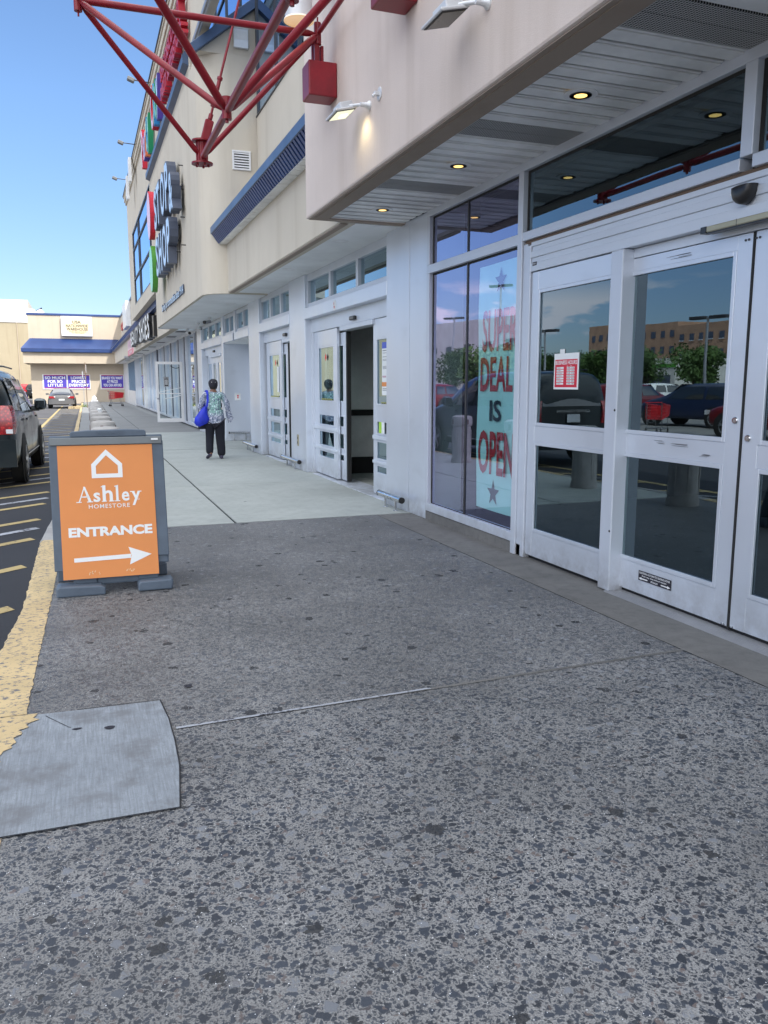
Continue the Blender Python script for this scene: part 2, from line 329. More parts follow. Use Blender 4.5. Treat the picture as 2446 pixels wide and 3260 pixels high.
# ------------------------------------------------------------------ mesh helpers
class MB:
    def __init__(s): s.v = []; s.f = []
    def add(s, vs, fs):
        o = len(s.v); s.v += [tuple(v) for v in vs]; s.f += [tuple(i + o for i in f) for f in fs]; return s
    def box(s, a, b):
        (x0, y0, z0), (x1, y1, z1) = a, b
        x0, x1 = min(x0, x1), max(x0, x1); y0, y1 = min(y0, y1), max(y0, y1); z0, z1 = min(z0, z1), max(z0, z1)
        return s.add([(x0, y0, z0), (x1, y0, z0), (x1, y1, z0), (x0, y1, z0), (x0, y0, z1), (x1, y0, z1), (x1, y1, z1), (x0, y1, z1)],
              [(0, 3, 2, 1), (4, 5, 6, 7), (0, 1, 5, 4), (1, 2, 6, 5), (2, 3, 7, 6), (3, 0, 4, 7)])
    def obox(s, c, size, rot):
        hx, hy, hz = [q / 2 for q in size]; M = rot.to_3x3() if hasattr(rot, 'to_3x3') else rot
        vs = [M @ Vector((sx * hx, sy * hy, sz * hz)) + Vector(c) for sz in (-1, 1) for sx, sy in ((-1, -1), (1, -1), (1, 1), (-1, 1))]
        return s.add(vs, [(0, 3, 2, 1), (4, 5, 6, 7), (0, 1, 5, 4), (1, 2, 6, 5), (2, 3, 7, 6), (3, 0, 4, 7)])
    def prism(s, poly, a, b, axis='y'):
        n = len(poly)
        def P(p, t): return {'y': (p[0], t, p[1]), 'x': (t, p[0], p[1]), 'z': (p[0], p[1], t)}[axis]
        vs = [P(p, a) for p in poly] + [P(p, b) for p in poly]
        return s.add(vs, [tuple(range(n))[::-1], tuple(range(n, 2 * n))] + [(i, (i + 1) % n, (i + 1) % n + n, i + n) for i in range(n)])
    def cyl(s, p, q, r, r2=None, n=14, cap=True):
        p, q = Vector(p), Vector(q); d = (q - p).normalized(); r2 = r if r2 is None else r2
        u = d.orthogonal().normalized(); w = d.cross(u)
        vs = [p + (u * cos(2 * pi * i / n) + w * sin(2 * pi * i / n)) * r for i in range(n)] + [q + (u * cos(2 * pi * i / n) + w * sin(2 * pi * i / n)) * r2 for i in range(n)]
        fs = [(i, (i + 1) % n, (i + 1) % n + n, i + n) for i in range(n)]
        if cap: fs += [tuple(range(n))[::-1], tuple(range(n, 2 * n))]
        return s.add(vs, fs)
    def tube(s, pts, r, n=8):
        for a, b in zip(pts, pts[1:]): s.cyl(a, b, r, n=n)
        return s
    def lathe(s, prof, c, n=24, ax='z'):
        vs = []; m = len(prof)
        for r, z in prof:
            for i in range(n):
                a = 2 * pi * i / n; p = (r * cos(a), r * sin(a), z)
                if ax == 'x': p = (z, r * cos(a), r * sin(a))
                if ax == 'y': p = (r * cos(a), z, r * sin(a))
                vs.append((c[0] + p[0], c[1] + p[1], c[2] + p[2]))
        fs = [(k * n + i, k * n + (i + 1) % n, (k + 1) * n + (i + 1) % n, (k + 1) * n + i) for k in range(m - 1) for i in range(n)]
        fs += [tuple(range(n))[::-1], tuple(range((m - 1) * n, m * n))]
        return s.add(vs, fs)
    def loft(s, rings, cap=True):
        n = len(rings[0]); vs = [p for r in rings for p in r]
        fs = [(k * n + i, k * n + (i + 1) % n, (k + 1) * n + (i + 1) % n, (k + 1) * n + i) for k in range(len(rings) - 1) for i in range(n)]
        if cap: fs += [tuple(range(n))[::-1], tuple(range((len(rings) - 1) * n, len(rings) * n))]
        return s.add(vs, fs)
    def poly(s, pts, O, U, V, Nn=None, t=0.0):
        O, U, V = Vector(O), Vector(U), Vector(V); Nn = Vector(Nn) if Nn is not None else U.cross(V).normalized()
        a = [O + U * p[0] + V * p[1] for p in pts]
        if t == 0: return s.add(a, [tuple(range(len(a)))])
        n = len(a); b = [p + Nn * t for p in a]
        return s.add(a + b, [tuple(range(n))[::-1], tuple(range(n, 2 * n))] + [(i, (i + 1) % n, (i + 1) % n + n, i + n) for i in range(n)])
    def build(s, name, mat, parent=None, smooth=False, bevel=0, loc=None, sub=0, seg=1):
        me = bpy.data.meshes.new(name); me.from_pydata(s.v, [], s.f)
        bm = bmesh.new(); bm.from_mesh(me); bmesh.ops.recalc_face_normals(bm, faces=bm.faces); bm.to_mesh(me); bm.free()
        me.materials.append(MT[mat]); o = bpy.data.objects.new(name, me); COL.objects.link(o)
        if smooth: me.polygons.foreach_set('use_smooth', [True] * len(me.polygons))
        if smooth and smooth != 'all':
            me.set_sharp_from_angle(angle=R(38))
        if bevel:
            b = o.modifiers.new('bevel', 'BEVEL'); b.width = bevel; b.segments = seg; b.limit_method = 'ANGLE'; b.angle_limit = R(40)
        if sub:
            q = o.modifiers.new('sub', 'SUBSURF'); q.levels = sub; q.render_levels = sub
        if parent is not None: o.parent = parent
        if loc is not None: o.location = loc
        return o
def thing(name, label, cat, loc=(0, 0, 0), rz=0, group=None):
    o = bpy.data.objects.new(name, None); COL.objects.link(o); o.location = loc; o.rotation_euler = (0, 0, rz); o.empty_display_size = .2
    return tag(o, label, cat, group)
def tag(o, label, cat, group=None):
    o['label'] = label; o['category'] = cat
    if group: o['group'] = group
    return o
def struct(o): o['kind'] = 'structure'; return o
def kids(o): return [c for c in bpy.data.objects if c.parent == o]
def dup(root, loc, rz=None, label=None):
    cs = {}
    def cp(o, par):
        c = o.copy(); COL.objects.link(c)
        if par is not None: c.parent = par
        for ch in kids(o): cp(ch, c)
        return c
    r = cp(root, None); r.location = loc
    if rz is not None: r.rotation_euler = (0, 0, rz)
    if label: r['label'] = label
    return r
# text -> polygons
def text_geo(body, bold=0.0, space=1.0, align='LEFT', line=1.0):
    c = bpy.data.curves.new('t', 'FONT'); c.body = body; c.size = 1; c.offset = bold; c.space_character = space; c.align_x = align; c.space_line = line
    c.resolution_u = 3; c.fill_mode = 'FRONT'
    o = bpy.data.objects.new('t', c); COL.objects.link(o)
    dg = bpy.context.evaluated_depsgraph_get(); me = bpy.data.meshes.new_from_object(o.evaluated_get(dg))
    vs = [v.co.copy() for v in me.vertices]; fs = [tuple(p.vertices) for p in me.polygons]
    bpy.data.objects.remove(o); bpy.data.curves.remove(c); bpy.data.meshes.remove(me)
    return vs, fs
def put_text(mb, body, O, U, V, w, h, t=0.0, bold=0.0, space=1.0, align='LEFT', line=1.0, geo=None):
    """fit the text into the w x h box whose lower left corner is O; t = thickness along U x V"""
    vs, fs = geo or text_geo(body, bold, space, align, line)
    if not vs: return mb
    x0 = min(v.x for v in vs); x1 = max(v.x for v in vs); y0 = min(v.y for v in vs); y1 = max(v.y for v in vs)
    O, U, V = Vector(O), Vector(U), Vector(V); Nn = U.cross(V)
    P = [O + U * ((v.x - x0) / (x1 - x0) * w) + V * ((v.y - y0) / (y1 - y0) * h) for v in vs]
    if t == 0: return mb.add(P, fs)
    n = len(P); F = [p + Nn * t for p in P]
    cnt = {}
    for f in fs:
        for a, b in zip(f, f[1:] + f[:1]): cnt[(a, b)] = 1
    side = [(a, b, b + n, a + n) for (a, b) in cnt if (b, a) not in cnt]
    return mb.add(P + F, [tuple(i + n for i in f) for f in fs] + [tuple(reversed(f)) for f in fs] + side)
WU, WV = (0, -1, 0), (0, 0, 1)        # writing on walls that face the walk (-X)
FU, FV = (1, 0, 0), (0, 0, 1)         # writing on things that face the camera (-Y)
def star(mb, c, r, U, V, O, t=0, sx=1, sy=1):
    pts = []
    for i in range(10):
        a = pi / 2 + i * pi / 5; q = r if i % 2 == 0 else r * .40; pts.append((c[0] + q * cos(a) * sx, c[1] + q * sin(a) * sy))
    cc = Vector(O) + Vector(U) * c[0] + Vector(V) * c[1]
    P = [Vector(O) + Vector(U) * p[0] + Vector(V) * p[1] for p in pts]
    mb.add([cc] + P, [(0, i + 1, (i + 1) % 10 + 1) for i in range(10)]); return mb

# ================================================================== GROUND
KD = 0.0055                                    # the kerb drifts slightly towards the shops further up
def kx(x, y): return x + KD * max(0, y - 10)
g = MB(); g.add([(-600, -300, -.15), (600, -300, -.15), (600, 900, -.15), (-600, 900, -.15)], [(0, 1, 2, 3)])
struct(g.build('parking_lot', 'asphalt_lot'))
g = MB(); g.add([(-9, -20, -.13), (1.5, -20, -.13), (1.5, 96, -.13), (-9, 96, -.13)], [(0, 1, 2, 3)])
struct(g.build('road', 'asphalt'))
def sheet(name, mat, pts, z, thick=None):
    m = MB()
    if thick: m.prism(pts, z - thick, z, 'z')
    else: m.add([(x, y, z) for x, y in pts], [tuple(range(len(pts)))])
    return struct(m.build(name, mat))
# the walk: exposed aggregate near, plain concrete beyond
sheet('walkway', 'exposed_aggregate', [(-.34, -6), (3.14, -6), (3.14, 8.70), (-.285, 8.70), (-.29, 5.5), (-.34, 3)], 0, .2)
sheet('walkway_border', 'concrete_band', [(3.155, -6), (3.9, -6), (3.9, 8.69), (3.155, 8.69)], -.001, .2)
j = MB()
for a, b in (((.30, 3.455), (3.14, 3.535)),):
    j.add([(a[0], a[1], .003), (b[0], b[1], .003), (b[0], b[1] + .022, .003), (a[0], a[1] + .022, .003)], [(0, 1, 2, 3)])
j.add([(3.14, -6, .003), (3.158, -6, .003), (3.158, 8.7, .003), (3.14, 8.7, .003)], [(0, 1, 2, 3)])
struct(j.build('walkway_joint', 'concrete_band'))
j = MB(); j.add([(.31, 3.452, .005), (1.55, 3.495, .005), (1.55, 3.512, .005), (.31, 3.472, .005)], [(0, 1, 2, 3)]); struct(j.build('joint_sealant', 'line_white'))
rr = random.Random(3)
def slab(x0, y0, x1, y1, mat, name='walkway_slab'):
    g_ = .006
    return sheet(name, mat, [(x0 + g_, y0 + g_), (x1 - g_, y0 + g_), (x1 - g_, y1 - g_), (x0 + g_, y1 - g_)], rr.uniform(-.002, .002), .2)
sheet('walkway_bed', 'black_gap', [(-.25, 8.68), (4.8, 8.68), (4.8, 76), (-.05, 76)], -.012, .18)
ys = [8.72, 12.2, 15.7, 19.2, 22.7, 26.4]
for a, b in zip(ys, ys[1:]):
    slab(kx(-.27, a), a, 1.50, b, 'concrete_light'); slab(1.515, a, 4.6, b, 'concrete_light')
ys = [26.4, 30.5, 35, 40, 46, 53, 61, 70, 76]
for a, b in zip(ys, ys[1:]):
    slab(kx(-.27, a) + .03, a, 1.75, b, 'concrete_walk'); slab(1.76, a, 4.6, b, 'concrete_walk')
# fresh patch beside the kerb
pt = [(-.475, 2.775), (.250, 2.765), (.285, 3.1), (.292, 3.35), (.290, 3.58), (.272, 3.815), (-.1, 3.825), (-.475, 3.845)]
sheet('concrete_patch', 'concrete_patch', pt, .004)
pj = MB()
for p, q in zip(pt[:6], pt[1:7]):
    d = (Vector(q) - Vector(p)).normalized(); n_ = Vector((-d.y, d.x)) * .0028
    pj.add([(p[0] - n_.x, p[1] - n_.y, .0065), (q[0] - n_.x, q[1] - n_.y, .0065), (q[0] + n_.x, q[1] + n_.y, .0065), (p[0] + n_.x, p[1] + n_.y, .0065)], [(0, 1, 2, 3)])
struct(pj.build('patch_joint', 'black_gap'))
ck = MB(); P_ = [(-.235, 3.80), (-.19, 3.725), (-.135, 3.635), (-.125, 3.625)]
for p, q_ in zip(P_, P_[1:]):
    d = (Vector(q_) - Vector(p)).normalized(); n_ = Vector((-d.y, d.x)) * .0016; ck.add([(p[0] - n_.x, p[1] - n_.y, .0062), (q_[0] - n_.x, q_[1] - n_.y, .0062), (q_[0] + n_.x, q_[1] + n_.y, .0062), (p[0] + n_.x, p[1] + n_.y, .0062)], [(0, 1, 2, 3)])
struct(ck.build('patch_crack', 'black_gap'))
gm_ = MB()
for cx_, cy_, r1_, r2_ in ((.035, 3.565, .022, .018), (-.10, 3.60, .02, .009), (.42, 3.95, .02, .02)):
    gm_.add([(cx_ + r1_ * cos(a) * (1 + .15 * sin(3 * a)), cy_ + r2_ * sin(a), .0072) for a in [i * pi / 9 for i in range(18)]], [tuple(range(18))])
struct(gm_.build('gum_stain', 'cap_black'))
# kerb: a real 0.13 m step, painted yellow in stretches
def kerb(name, mat, x0f, x1f, ya, yb, n, z=.004, jit=.006, rs=1):
    r_ = random.Random(rs); rings = []
    for i in range(n + 1):
        y = ya + (yb - ya) * i / n; a = x0f(y) + r_.uniform(-jit, jit); b = x1f(y) + r_.uniform(-jit, jit) * .6
        rings.append([(a, y, -.14), (a, y, z - .02), (a + .02, y, z), (b, y, z), (b, y, -.14)])
    m = MB(); m.loft(rings); return struct(m.build(name, mat, smooth=True))
out_ = lambda y: -.525 if y < 4.9 else (-.525 + .06 * (y - 4.9) / .8 if y < 5.7 else -.465 + .01 * min(1, (y - 5.7)))
inn_ = lambda y: -.335 if y < 3 else (-.335 + .045 * (y - 3) / 2.5 if y < 5.5 else -.29 + .02 * min(1, (y - 5.5)))
kerb('kerb', 'kerb_yellow', out_, inn_, 3.86, 8.35, 90, jit=.008)
kerb('kerb', 'kerb_yellow', out_, inn_, -6, 2.77, 60, rs=2, jit=.008)
kerb('kerb', 'kerb_concrete', out_, lambda y: -.475, 2.77, 3.86, 6, z=.003, jit=0)
kerb('kerb', 'kerb_concrete', lambda y: -.46 + .09 * min(1, (y - 8.35) / 2.0), lambda y: -.275, 8.35, 11.5, 14, jit=.004)
kerb('kerb', 'kerb_yellow', lambda y: kx(-.40, y), lambda y: kx(-.27, y), 11.5, 72, 60, jit=.008, rs=5)
# ragged end of the yellow over the patch
rg = MB(); r_ = random.Random(9); pts = [(-.475, 3.84)]
for i in range(26):
    t = i / 25; y = 3.84 - t * .62; x = -.30 - .16 * t ** 1.6 + r_.uniform(-.02, .022) + (.03 if i < 5 else 0)
    pts.append((max(x, -.468), y))
pts.append((-.475, 3.2)); rg.add([(x, y, .008) for x, y in pts], [tuple(range(len(pts)))])
struct(rg.build('kerb_paint', 'kerb_yellow'))
# expansion joints crossing the kerb
# hatched markings on the road
hm = MB(); wm = MB()
def stripe(m, y, w=.10, x1=-.55, ln=2.4, z=-.126, ang=42):
    dx, dy = -cos(R(ang)) * ln, -sin(R(ang)) * ln
    xl = kx(-1.62, y); 
    t = min(1, (x1 - xl) / -dx) if xl < x1 else 1
    dx *= t; dy *= t
    m.add([(x1, y, z), (x1 + dx, y + dy, z), (x1 + dx, y + dy + w * 1.35, z), (x1 - .06, y + w * 1.25, z)], [(0, 1, 2, 3)])
y = 5.0
ylist = [4.95, 6.28, 7.75, 9.15, 10.5, 11.9, 13.2, 14.6, 16.0, 17.4]
for y in ylist: stripe(hm, y, x1=kx(-.545, y), ang=40)
for y in (9.85, 12.5, 15.3): stripe(wm, y, .09, x1=kx(-.53, y), ang=40)
y = 18.6
while y < 62:
    stripe(wm if int(y * 1.3) % 3 else hm, y, .13, x1=kx(-.50, y), ang=30); y += 1.15
struct(hm.build('road_hatching_yellow', 'line_yellow')); struct(wm.build('road_hatching_white', 'line_white'))
lm = MB(); lm.add([(-1.70, 4, -.1255), (-1.58, 4, -.1255), (-1.36, 66, -.1255), (-1.48, 66, -.1255)], [(0, 1, 2, 3)])
lm.add([(-4.5, 41.5, -.1255), (-1.46, 42.2, -.1255), (-1.46, 42.5, -.1255), (-4.5, 41.8, -.1255)], [(0, 1, 2, 3)])
for y in (14, 20, 26.0, 32.0): lm.add([(-9, y, -.1255), (-6.2, y, -.1255), (-6.2, y + .12, -.1255), (-9, y + .12, -.1255)], [(0, 1, 2, 3)])
struct(lm.build('road_line', 'line_yellow'))
pl = MB()
for i in range(9):
    for row in (-14, -31): pl.add([(row, 8 + i * 2.9, -.1455), (row - 4.6, 8 + i * 2.9, -.1455), (row - 4.6, 8.12 + i * 2.9, -.1455), (row, 8.12 + i * 2.9, -.1455)], [(0, 1, 2, 3)])
struct(pl.build('parking_line', 'line_white'))

# ================================================================== NEAR STORE (canopy, sliding doors, show window)
FX = 3.55
A = thing('furniture_store', 'near store with pale pink stucco canopy over silver framed sliding doors', 'store building', (0, 0, 0))
m = MB(); m.box((2.44, -8, 3.31), (2.62, 9.05, 15)); m.box((2.62, 8.87, 3.31), (14, 9.05, 15)); m.box((2.62, -8, 14.8), (14, 8.87, 15)); m.box((2.62, -8, 3.6), (14, -7.8, 14.8))
m.build('canopy_wall', 'stucco_pink', A, bevel=.02, seg=2)
m = MB(); m.box((2.462, -8, 3.300), (2.66, 9.0, 3.3085)); m.box((2.66, 8.89, 3.300), (3.56, 9.0, 3.3085)); m.box((2.50, -8, 3.294), (2.64, 8.96, 3.2995))
m.build('canopy_edge_underside', 'underside_brown', A)  # underside of the stucco wall, its shading put into the darker brown
pm = MatB('perforated', (.2, .2, .2), .6, .2); v = pm.vor(58, rnd=0, vec=pm.coord((1, 1, 0))); pm.col(pm.mix(pm.rng(v.outputs[0], .36, .42), (.012, .012, .013), (.50, .50, .49)))
m = MB(); y = -2.0
while y < 8.87:
    if any(abs(y + .08 - c) < .17 for c in (3.66, 5.45, 7.25, 1.9, .1)):
        pv = MB(); pv.box((2.66, y + .002, 3.323), (3.55, y + .172, 3.337)); pv.build('soffit_vent_strip', 'perforated', A)
    else:
        m.box((2.66, y + .012, 3.322), (3.55, min(y + .160, 8.87), 3.34)); m.box((2.66, y + .030, 3.314), (3.55, min(y + .142, 8.86), 3.3215))
    y += .175
m.build('soffit_slats', 'soffit_metal', A, bevel=.004)
m = MB(); m.box((2.63, -7.8, 3.352), (3.9, 8.86, 3.40)); m.build('soffit_backing', 'black_gap', A)
# frame members
f = MB()
f.box((FX, -1.0, 3.255), (FX + .1, 8.23, 3.335))
for a, b in ((6.20, 6.28), (3.70, 3.79), (1.20, 1.28)):
    f.box((FX - .003, a, 0 if a != 3.70 else 2.761), (FX + .10, b, 3.2545))
f.box((FX, 6.281, 2.672), (FX + .1, 8.23, 2.76)); f.box((FX, 6.281, .105), (FX + .1, 8.23, .19))
for a, b in ((1.281, 3.699), (3.791, 6.199)): f.box((FX, a, 2.69), (FX + .1, b, 2.76))
f.box((FX, 8.16, .191), (FX + .1, 8.229, 2.671)); f.box((FX, 8.16, 2.761), (FX + .1, 8.229, 3.254))
f.build('window_frame', 'aluminium', A, bevel=.003)
# door-jamb strips right of the mullion
f = MB(); f.box((FX + .012, 6.13, 0), (FX + .09, 6.195, 2.66)); f.box((FX + .004, 6.065, 0), (FX + .09, 6.12, 2.64)); f.build('door_jamb', 'aluminium', A, bevel=.003)
f = MB(); f.box((FX + .03, 1.285, 2.66), (FX + .09, 6.195, 2.689)); f.build('frame_shadow_gap', 'wood_board', A)
# ribbed header over the doors
f = MB()
for i, (a, b) in enumerate(((2.425, 2.49), (2.49, 2.535), (2.535, 2.585), (2.585, 2.625), (2.625, 2.66))):
    f.box((FX + (.004 if i % 2 == 0 else .016), 1.29, a), (FX + .10, 6.06, b))
f.build('door_header', 'aluminium_soft', A, bevel=.002)
f = MB(); f.box((FX + .07, 1.3, 2.36), (FX + .12, 4.80, 2.42)); f.build('door_track', 'aluminium_soft', A)
# panes
def pane(name, x, y0, y1, z0, z1, mat, parent, t=.006):
    m = MB(); m.add([(x, y0, z0), (x, y0, z1), (x, y1, z1), (x, y1, z0)], [(0, 1, 2, 3)]); return m.build(name, mat, parent)
for nm, (a, b, c, d) in {'w1': (6.28, 8.16, .19, 2.672), 'w2': (6.28, 8.16, 2.76, 3.255), 't1': (3.79, 6.2, 2.76, 3.255), 't2': (1.28, 3.70, 2.76, 3.255)}.items():
    w = pane('window', FX + .045, a, b, c, d, 'glass_window' if nm[0] == 'w' else 'glass_door', A)
    gk = MB()
    gk.box((FX + .043, a, d - .022), (FX + .053, b, d)); gk.box((FX + .043, b - .03, c), (FX + .053, b, d - .0225)); gk.box((FX + .043, a, c), (FX + .053, b - .0305, c + .008))
    gk.build('gasket', 'black_rubber', w)
m = MB(); m.box((FX + .036, 7.300, .19), (FX + .0445, 7.325, 2.672)); m.box((FX + .036, 7.300, 2.76), (FX + .0445, 7.325, 3.255)); m.box((FX + .056, 7.30, .19), (FX + .16, 7.33, 3.255)); m.build('glass_joint', 'dark_metal', A)
m = MB(); m.box((FX + .012, 6.10, -.05), (FX + .35, 8.24, .104)); m.build('window_plinth', 'concrete_band', A, bevel=.006)
flat('steel_dull', (.33, .335, .35), .55, .3)
m = MB(); m.box((FX + .05, 1.3, -.03), (FX + .30, 4.82, .010)); m.box((FX - .04, 1.3, -.03), (FX + .05, 4.82, .004))
for i in range(4): m.box((FX - .03 + i * .022, 1.3, .004), (FX - .018 + i * .022, 4.82, .009))
m.build('threshold', 'steel_dull', A)

def leafdoor(parent, name, x, y0, y1, z0, z1, gy0, gy1, lites, mat='aluminium_panel', th=.045, gmat='glass_door', bars=()):
    """a door leaf: stiles and rails round its lites, glazing beads, one glass child per lite"""
    m = MB(); m.box((x, y0, z0), (x + th, gy0, z1)); m.box((x, gy1, z0), (x + th, y1, z1))
    zs = [z0] + [q for l in lites for q in l] + [z1]
    for i in range(0, len(zs), 2): m.box((x + .0015, gy0, zs[i]), (x + th, gy1, zs[i + 1]))
    for a, b in lites:
        w = .028
        m.box((x - .004, gy0, a), (x + .012, gy0 + w, b)); m.box((x - .004, gy1 - w, a), (x + .012, gy1, b))
        m.box((x - .004, gy0 + w, a), (x + .012, gy1 - w, a + w)); m.box((x - .004, gy0 + w, b - w), (x + .012, gy1 - w, b))
    d = m.build(name, mat, parent, bevel=.0025)
    for a, b in lites:
        pane('glass', x + .014, gy0 + .002, gy1 - .002, a + .002, b - .002, gmat, d)
    for a, b in bars:
        q = MB(); q.box((x - .02, y0 + .01, a), (x - .001, y1 - .01, b)); q.build('push_bar', 'aluminium_soft', d, bevel=.003)
    return d
LT = [(.25, 1.02), (1.155, 2.27)]
d1 = leafdoor(A, 'fixed_door_panel', FX + .02, 4.93, 6.055, .034, 2.418, 4.935, 5.955, LT)
leafdoor(A, 'fixed_door_panel', FX + .02, 1.37, 2.49, .012, 2.418, 1.47, 2.485, LT)
d2 = leafdoor(A, 'sliding_door', FX + .075, 3.722, 4.83, .036, 2.355, 3.84, 4.826, LT)
d3 = leafdoor(A, 'sliding_door', FX + .075, 2.60, 3.706, .036, 2.355, 2.63, 3.588, LT)
for d, y in ((d2, 3.768), (d3, 3.66)):
    m = MB(); z = 1.289 if d is d2 else 1.19
    m.lathe([(.020, 0), (.021, -.006), (.017, -.012), (.0, -.0121)], (FX + .075, y, z), 20, 'x'); m.box((FX + .058, y - .002, z - .006), (FX + .0635, y + .002, z + .006)); m.build('lock', 'steel', d, smooth=True)
    m = MB()
    for q in (0, .025): m.cyl((FX + .076, 3.755 - (0 if d is d2 else .08) + q, 2.318), (FX + .070, 3.755 - (0 if d is d2 else .08) + q, 2.318), .007, n=10)
    m.build('screw', 'dark_metal', d)
    m = MB()
    for q in (0, .022): m.cyl((FX + .076, 3.745 - (0 if d is d2 else .07) + q, .045), (FX + .070, 3.745 - (0 if d is d2 else .07) + q, .045), .006, n=10)
    m.build('screw', 'steel', d)
for a_, b_ in ((4.79, 4.925), (2.495, 2.62)): m = MB(); m.box((FX - .02, a_, .006), (FX + .115, b_, 2.42)); m.build('door_post', 'aluminium', A, bevel=.008, seg=2)
m = MB(); m.box((FX + .06, 4.93, .0), (FX + .10, 6.055, .033)); m.build('door_gap', 'black_gap', A); m = MB(); m.box((FX + .10, 2.62, .010), (FX + .13, 4.79, .035)); m.build('door_gap', 'black_gap', A)
m = MB()
for z in (1.32, .45): m.cyl((FX - .022, 4.806, z), (FX - .019, 4.806, z), .009, n=12)
m.build('post_hole', 'black_gap', A)
m = MB(); m.box((FX + .07, 3.7065, .02), (FX + .115, 3.7215, 2.355)); m.build('door_seal', 'black_rubber', A)
# scuffs on the slider mid-rail
m = MB()
r_ = random.Random(4)
for (y, z, l) in ((4.42, 1.118, .09), (4.22, 1.112, .16), (4.0, 1.06, .10), (4.33, 2.305, .22)):
    for i in range(7):
        yy = y - l / 2 + r_.uniform(0, .03); zz = z + r_.uniform(-.012, .012); m.box((FX + .0735, yy, zz), (FX + .0742, yy + l * r_.uniform(.5, 1), zz + .0022))
m.build('scuff', 'grey_metal', d2)
# stickers
m = MB(); m.box((FX + .0725, 4.235, .135), (FX + .0735, 4.575, .205)); st = m.build('caution_sticker', 'cap_black', d2)
m = MB(); X_ = FX + .0715
put_text(m, 'CAUTION: AUTOMATIC SLIDING DOOR', (X_, 4.565, .184), WU, WV, .318, .014, bold=.02)
put_text(m, 'Door may close without warning', (X_, 4.535, .163), WU, WV, .255, .014, bold=.02)
put_text(m, 'STANLEY', (X_, 4.44, .143), WU, WV, .075, .012, bold=.03)
for s in (1, -1):
    c = 4.405 + s * .115; P = [(-.045, -.004), (.02, -.004), (.02, -.010), (.05, 0), (.02, .010), (.02, .004), (-.045, .004)]
    m.add([(X_, c + s * p[0] * 1.0, .150 + p[1]) for p in P], [tuple(range(7))])
m.build('sticker_lettering', 'white_paint', st if False else d2)
m = MB(); m.box((FX + .003, 5.965, 2.468), (FX + .0045, 6.03, 2.496)); m.build('maker_plate', 'cap_black', A)
m = MB(); put_text(m, 'STANLEY', (FX + .002, 6.026, 2.476), WU, WV, .055, .013, bold=.03); m.build('plate_lettering', 'white_paint', A)
# cladding pier between the stores
m = MB(); m.box((3.565, 8.76, .0), (4.0, 9.50, 3.325)); m.box((3.57, 8.232, .0), (4.0, 8.755, 3.325)); m.box((3.575, 8.755, 0), (3.9, 8.76, 3.32)); m.build('cladding_pier', 'aluminium_panel', A, bevel=.004)
m = MB(); m.box((FX - .01, -1.0, 0), (FX + .4, 1.2, 3.33)); m.build('cladding_pier', 'aluminium_panel', A, bevel=.004)
# interior shell
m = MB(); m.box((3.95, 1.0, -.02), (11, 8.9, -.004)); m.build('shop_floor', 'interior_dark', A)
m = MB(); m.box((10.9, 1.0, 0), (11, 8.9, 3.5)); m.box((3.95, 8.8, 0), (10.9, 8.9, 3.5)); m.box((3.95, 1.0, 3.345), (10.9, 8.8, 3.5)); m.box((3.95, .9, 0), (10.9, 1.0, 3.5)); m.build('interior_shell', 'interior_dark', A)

# window banner
t = thing('window_banner', 'aqua paper banner reading SUPER DEAL IS OPEN hanging inside the show window', 'banner', (0, 0, 0))
BX = FX + .085
m = MB(); n = 24
vs = []; 
for i in range(n + 1):
    z = 2.60 - (2.60 - .30) * i / n
    for j_ in range(9):
        y = 7.14 - .83 * j_ / 8; vs.append((BX + .006 * sin(z * 5 + j_ * .7), y, z))
m.add(vs, [(i * 9 + j_, i * 9 + j_ + 1, (i + 1) * 9 + j_ + 1, (i + 1) * 9 + j_) for i in range(n) for j_ in range(8)])
m.build('sheet', 'banner_aqua', t, smooth='all')
for wrd, z0, z1, ya, yb, mt in (('SUPER', 1.80, 2.19, 7.04, 6.37, 'banner_red'), ('DEAL', 1.435, 1.755, 7.07, 6.44, 'banner_red'), ('IS', 1.155, 1.355, 6.87, 6.64, 'banner_ink'), ('OPEN', .645, 1.065, 7.09, 6.385, 'banner_red')):
    m = MB(); put_text(m, wrd, (BX - .011, ya, z0), WU, WV, ya - yb, z1 - z0, bold=.022); m.build('lettering', mt, t)
for z, yy, r1 in ((2.435, 6.70, .115), (.475, 6.765, .125)):
    m = MB(); star(m, (0, 0), r1, WU, WV, (BX - .011, yy, z), sx=1.0, sy=1.05); m.build('star', 'banner_ink', t)

# hours card
t = thing('hours_card', 'red and white BUSINESS HOURS card on the glass of the fixed door panel', 'sign', (0, 0, 0))
HX = FX + .029
m = MB(); m.box((HX, 5.345, 1.462), (HX + .002, 5.690, 1.742)); m.box((HX, 5.545, 1.7425), (HX + .002, 5.61, 1.775)); m.build('card', 'paper_white', t)
m = MB(); m.box((HX - .0008, 5.363, 1.478), (HX - .0002, 5.675, 1.695)); m.build('panel', 'sign_red', t)
m = MB(); put_text(m, 'BUSINESS HOURS', (HX - .0012, 5.668, 1.655), WU, WV, .30, .032, bold=.02)
put_text(m, 'AM', (HX - .0012, 5.51, 1.640), WU, WV, .02, .008); put_text(m, 'PM', (HX - .0012, 5.46, 1.640), WU, WV, .02, .008)
for i in range(7):
    z = 1.622 - i * .0205; m.box((HX - .0014, 5.55, z - .0005), (HX - .001, 5.65, z + .0145)); m.box((HX - .0014, 5.40, z - .0005), (HX - .001, 5.505, z + .0145))
m.build('white_boxes', 'paper_white', t)
m = MB()
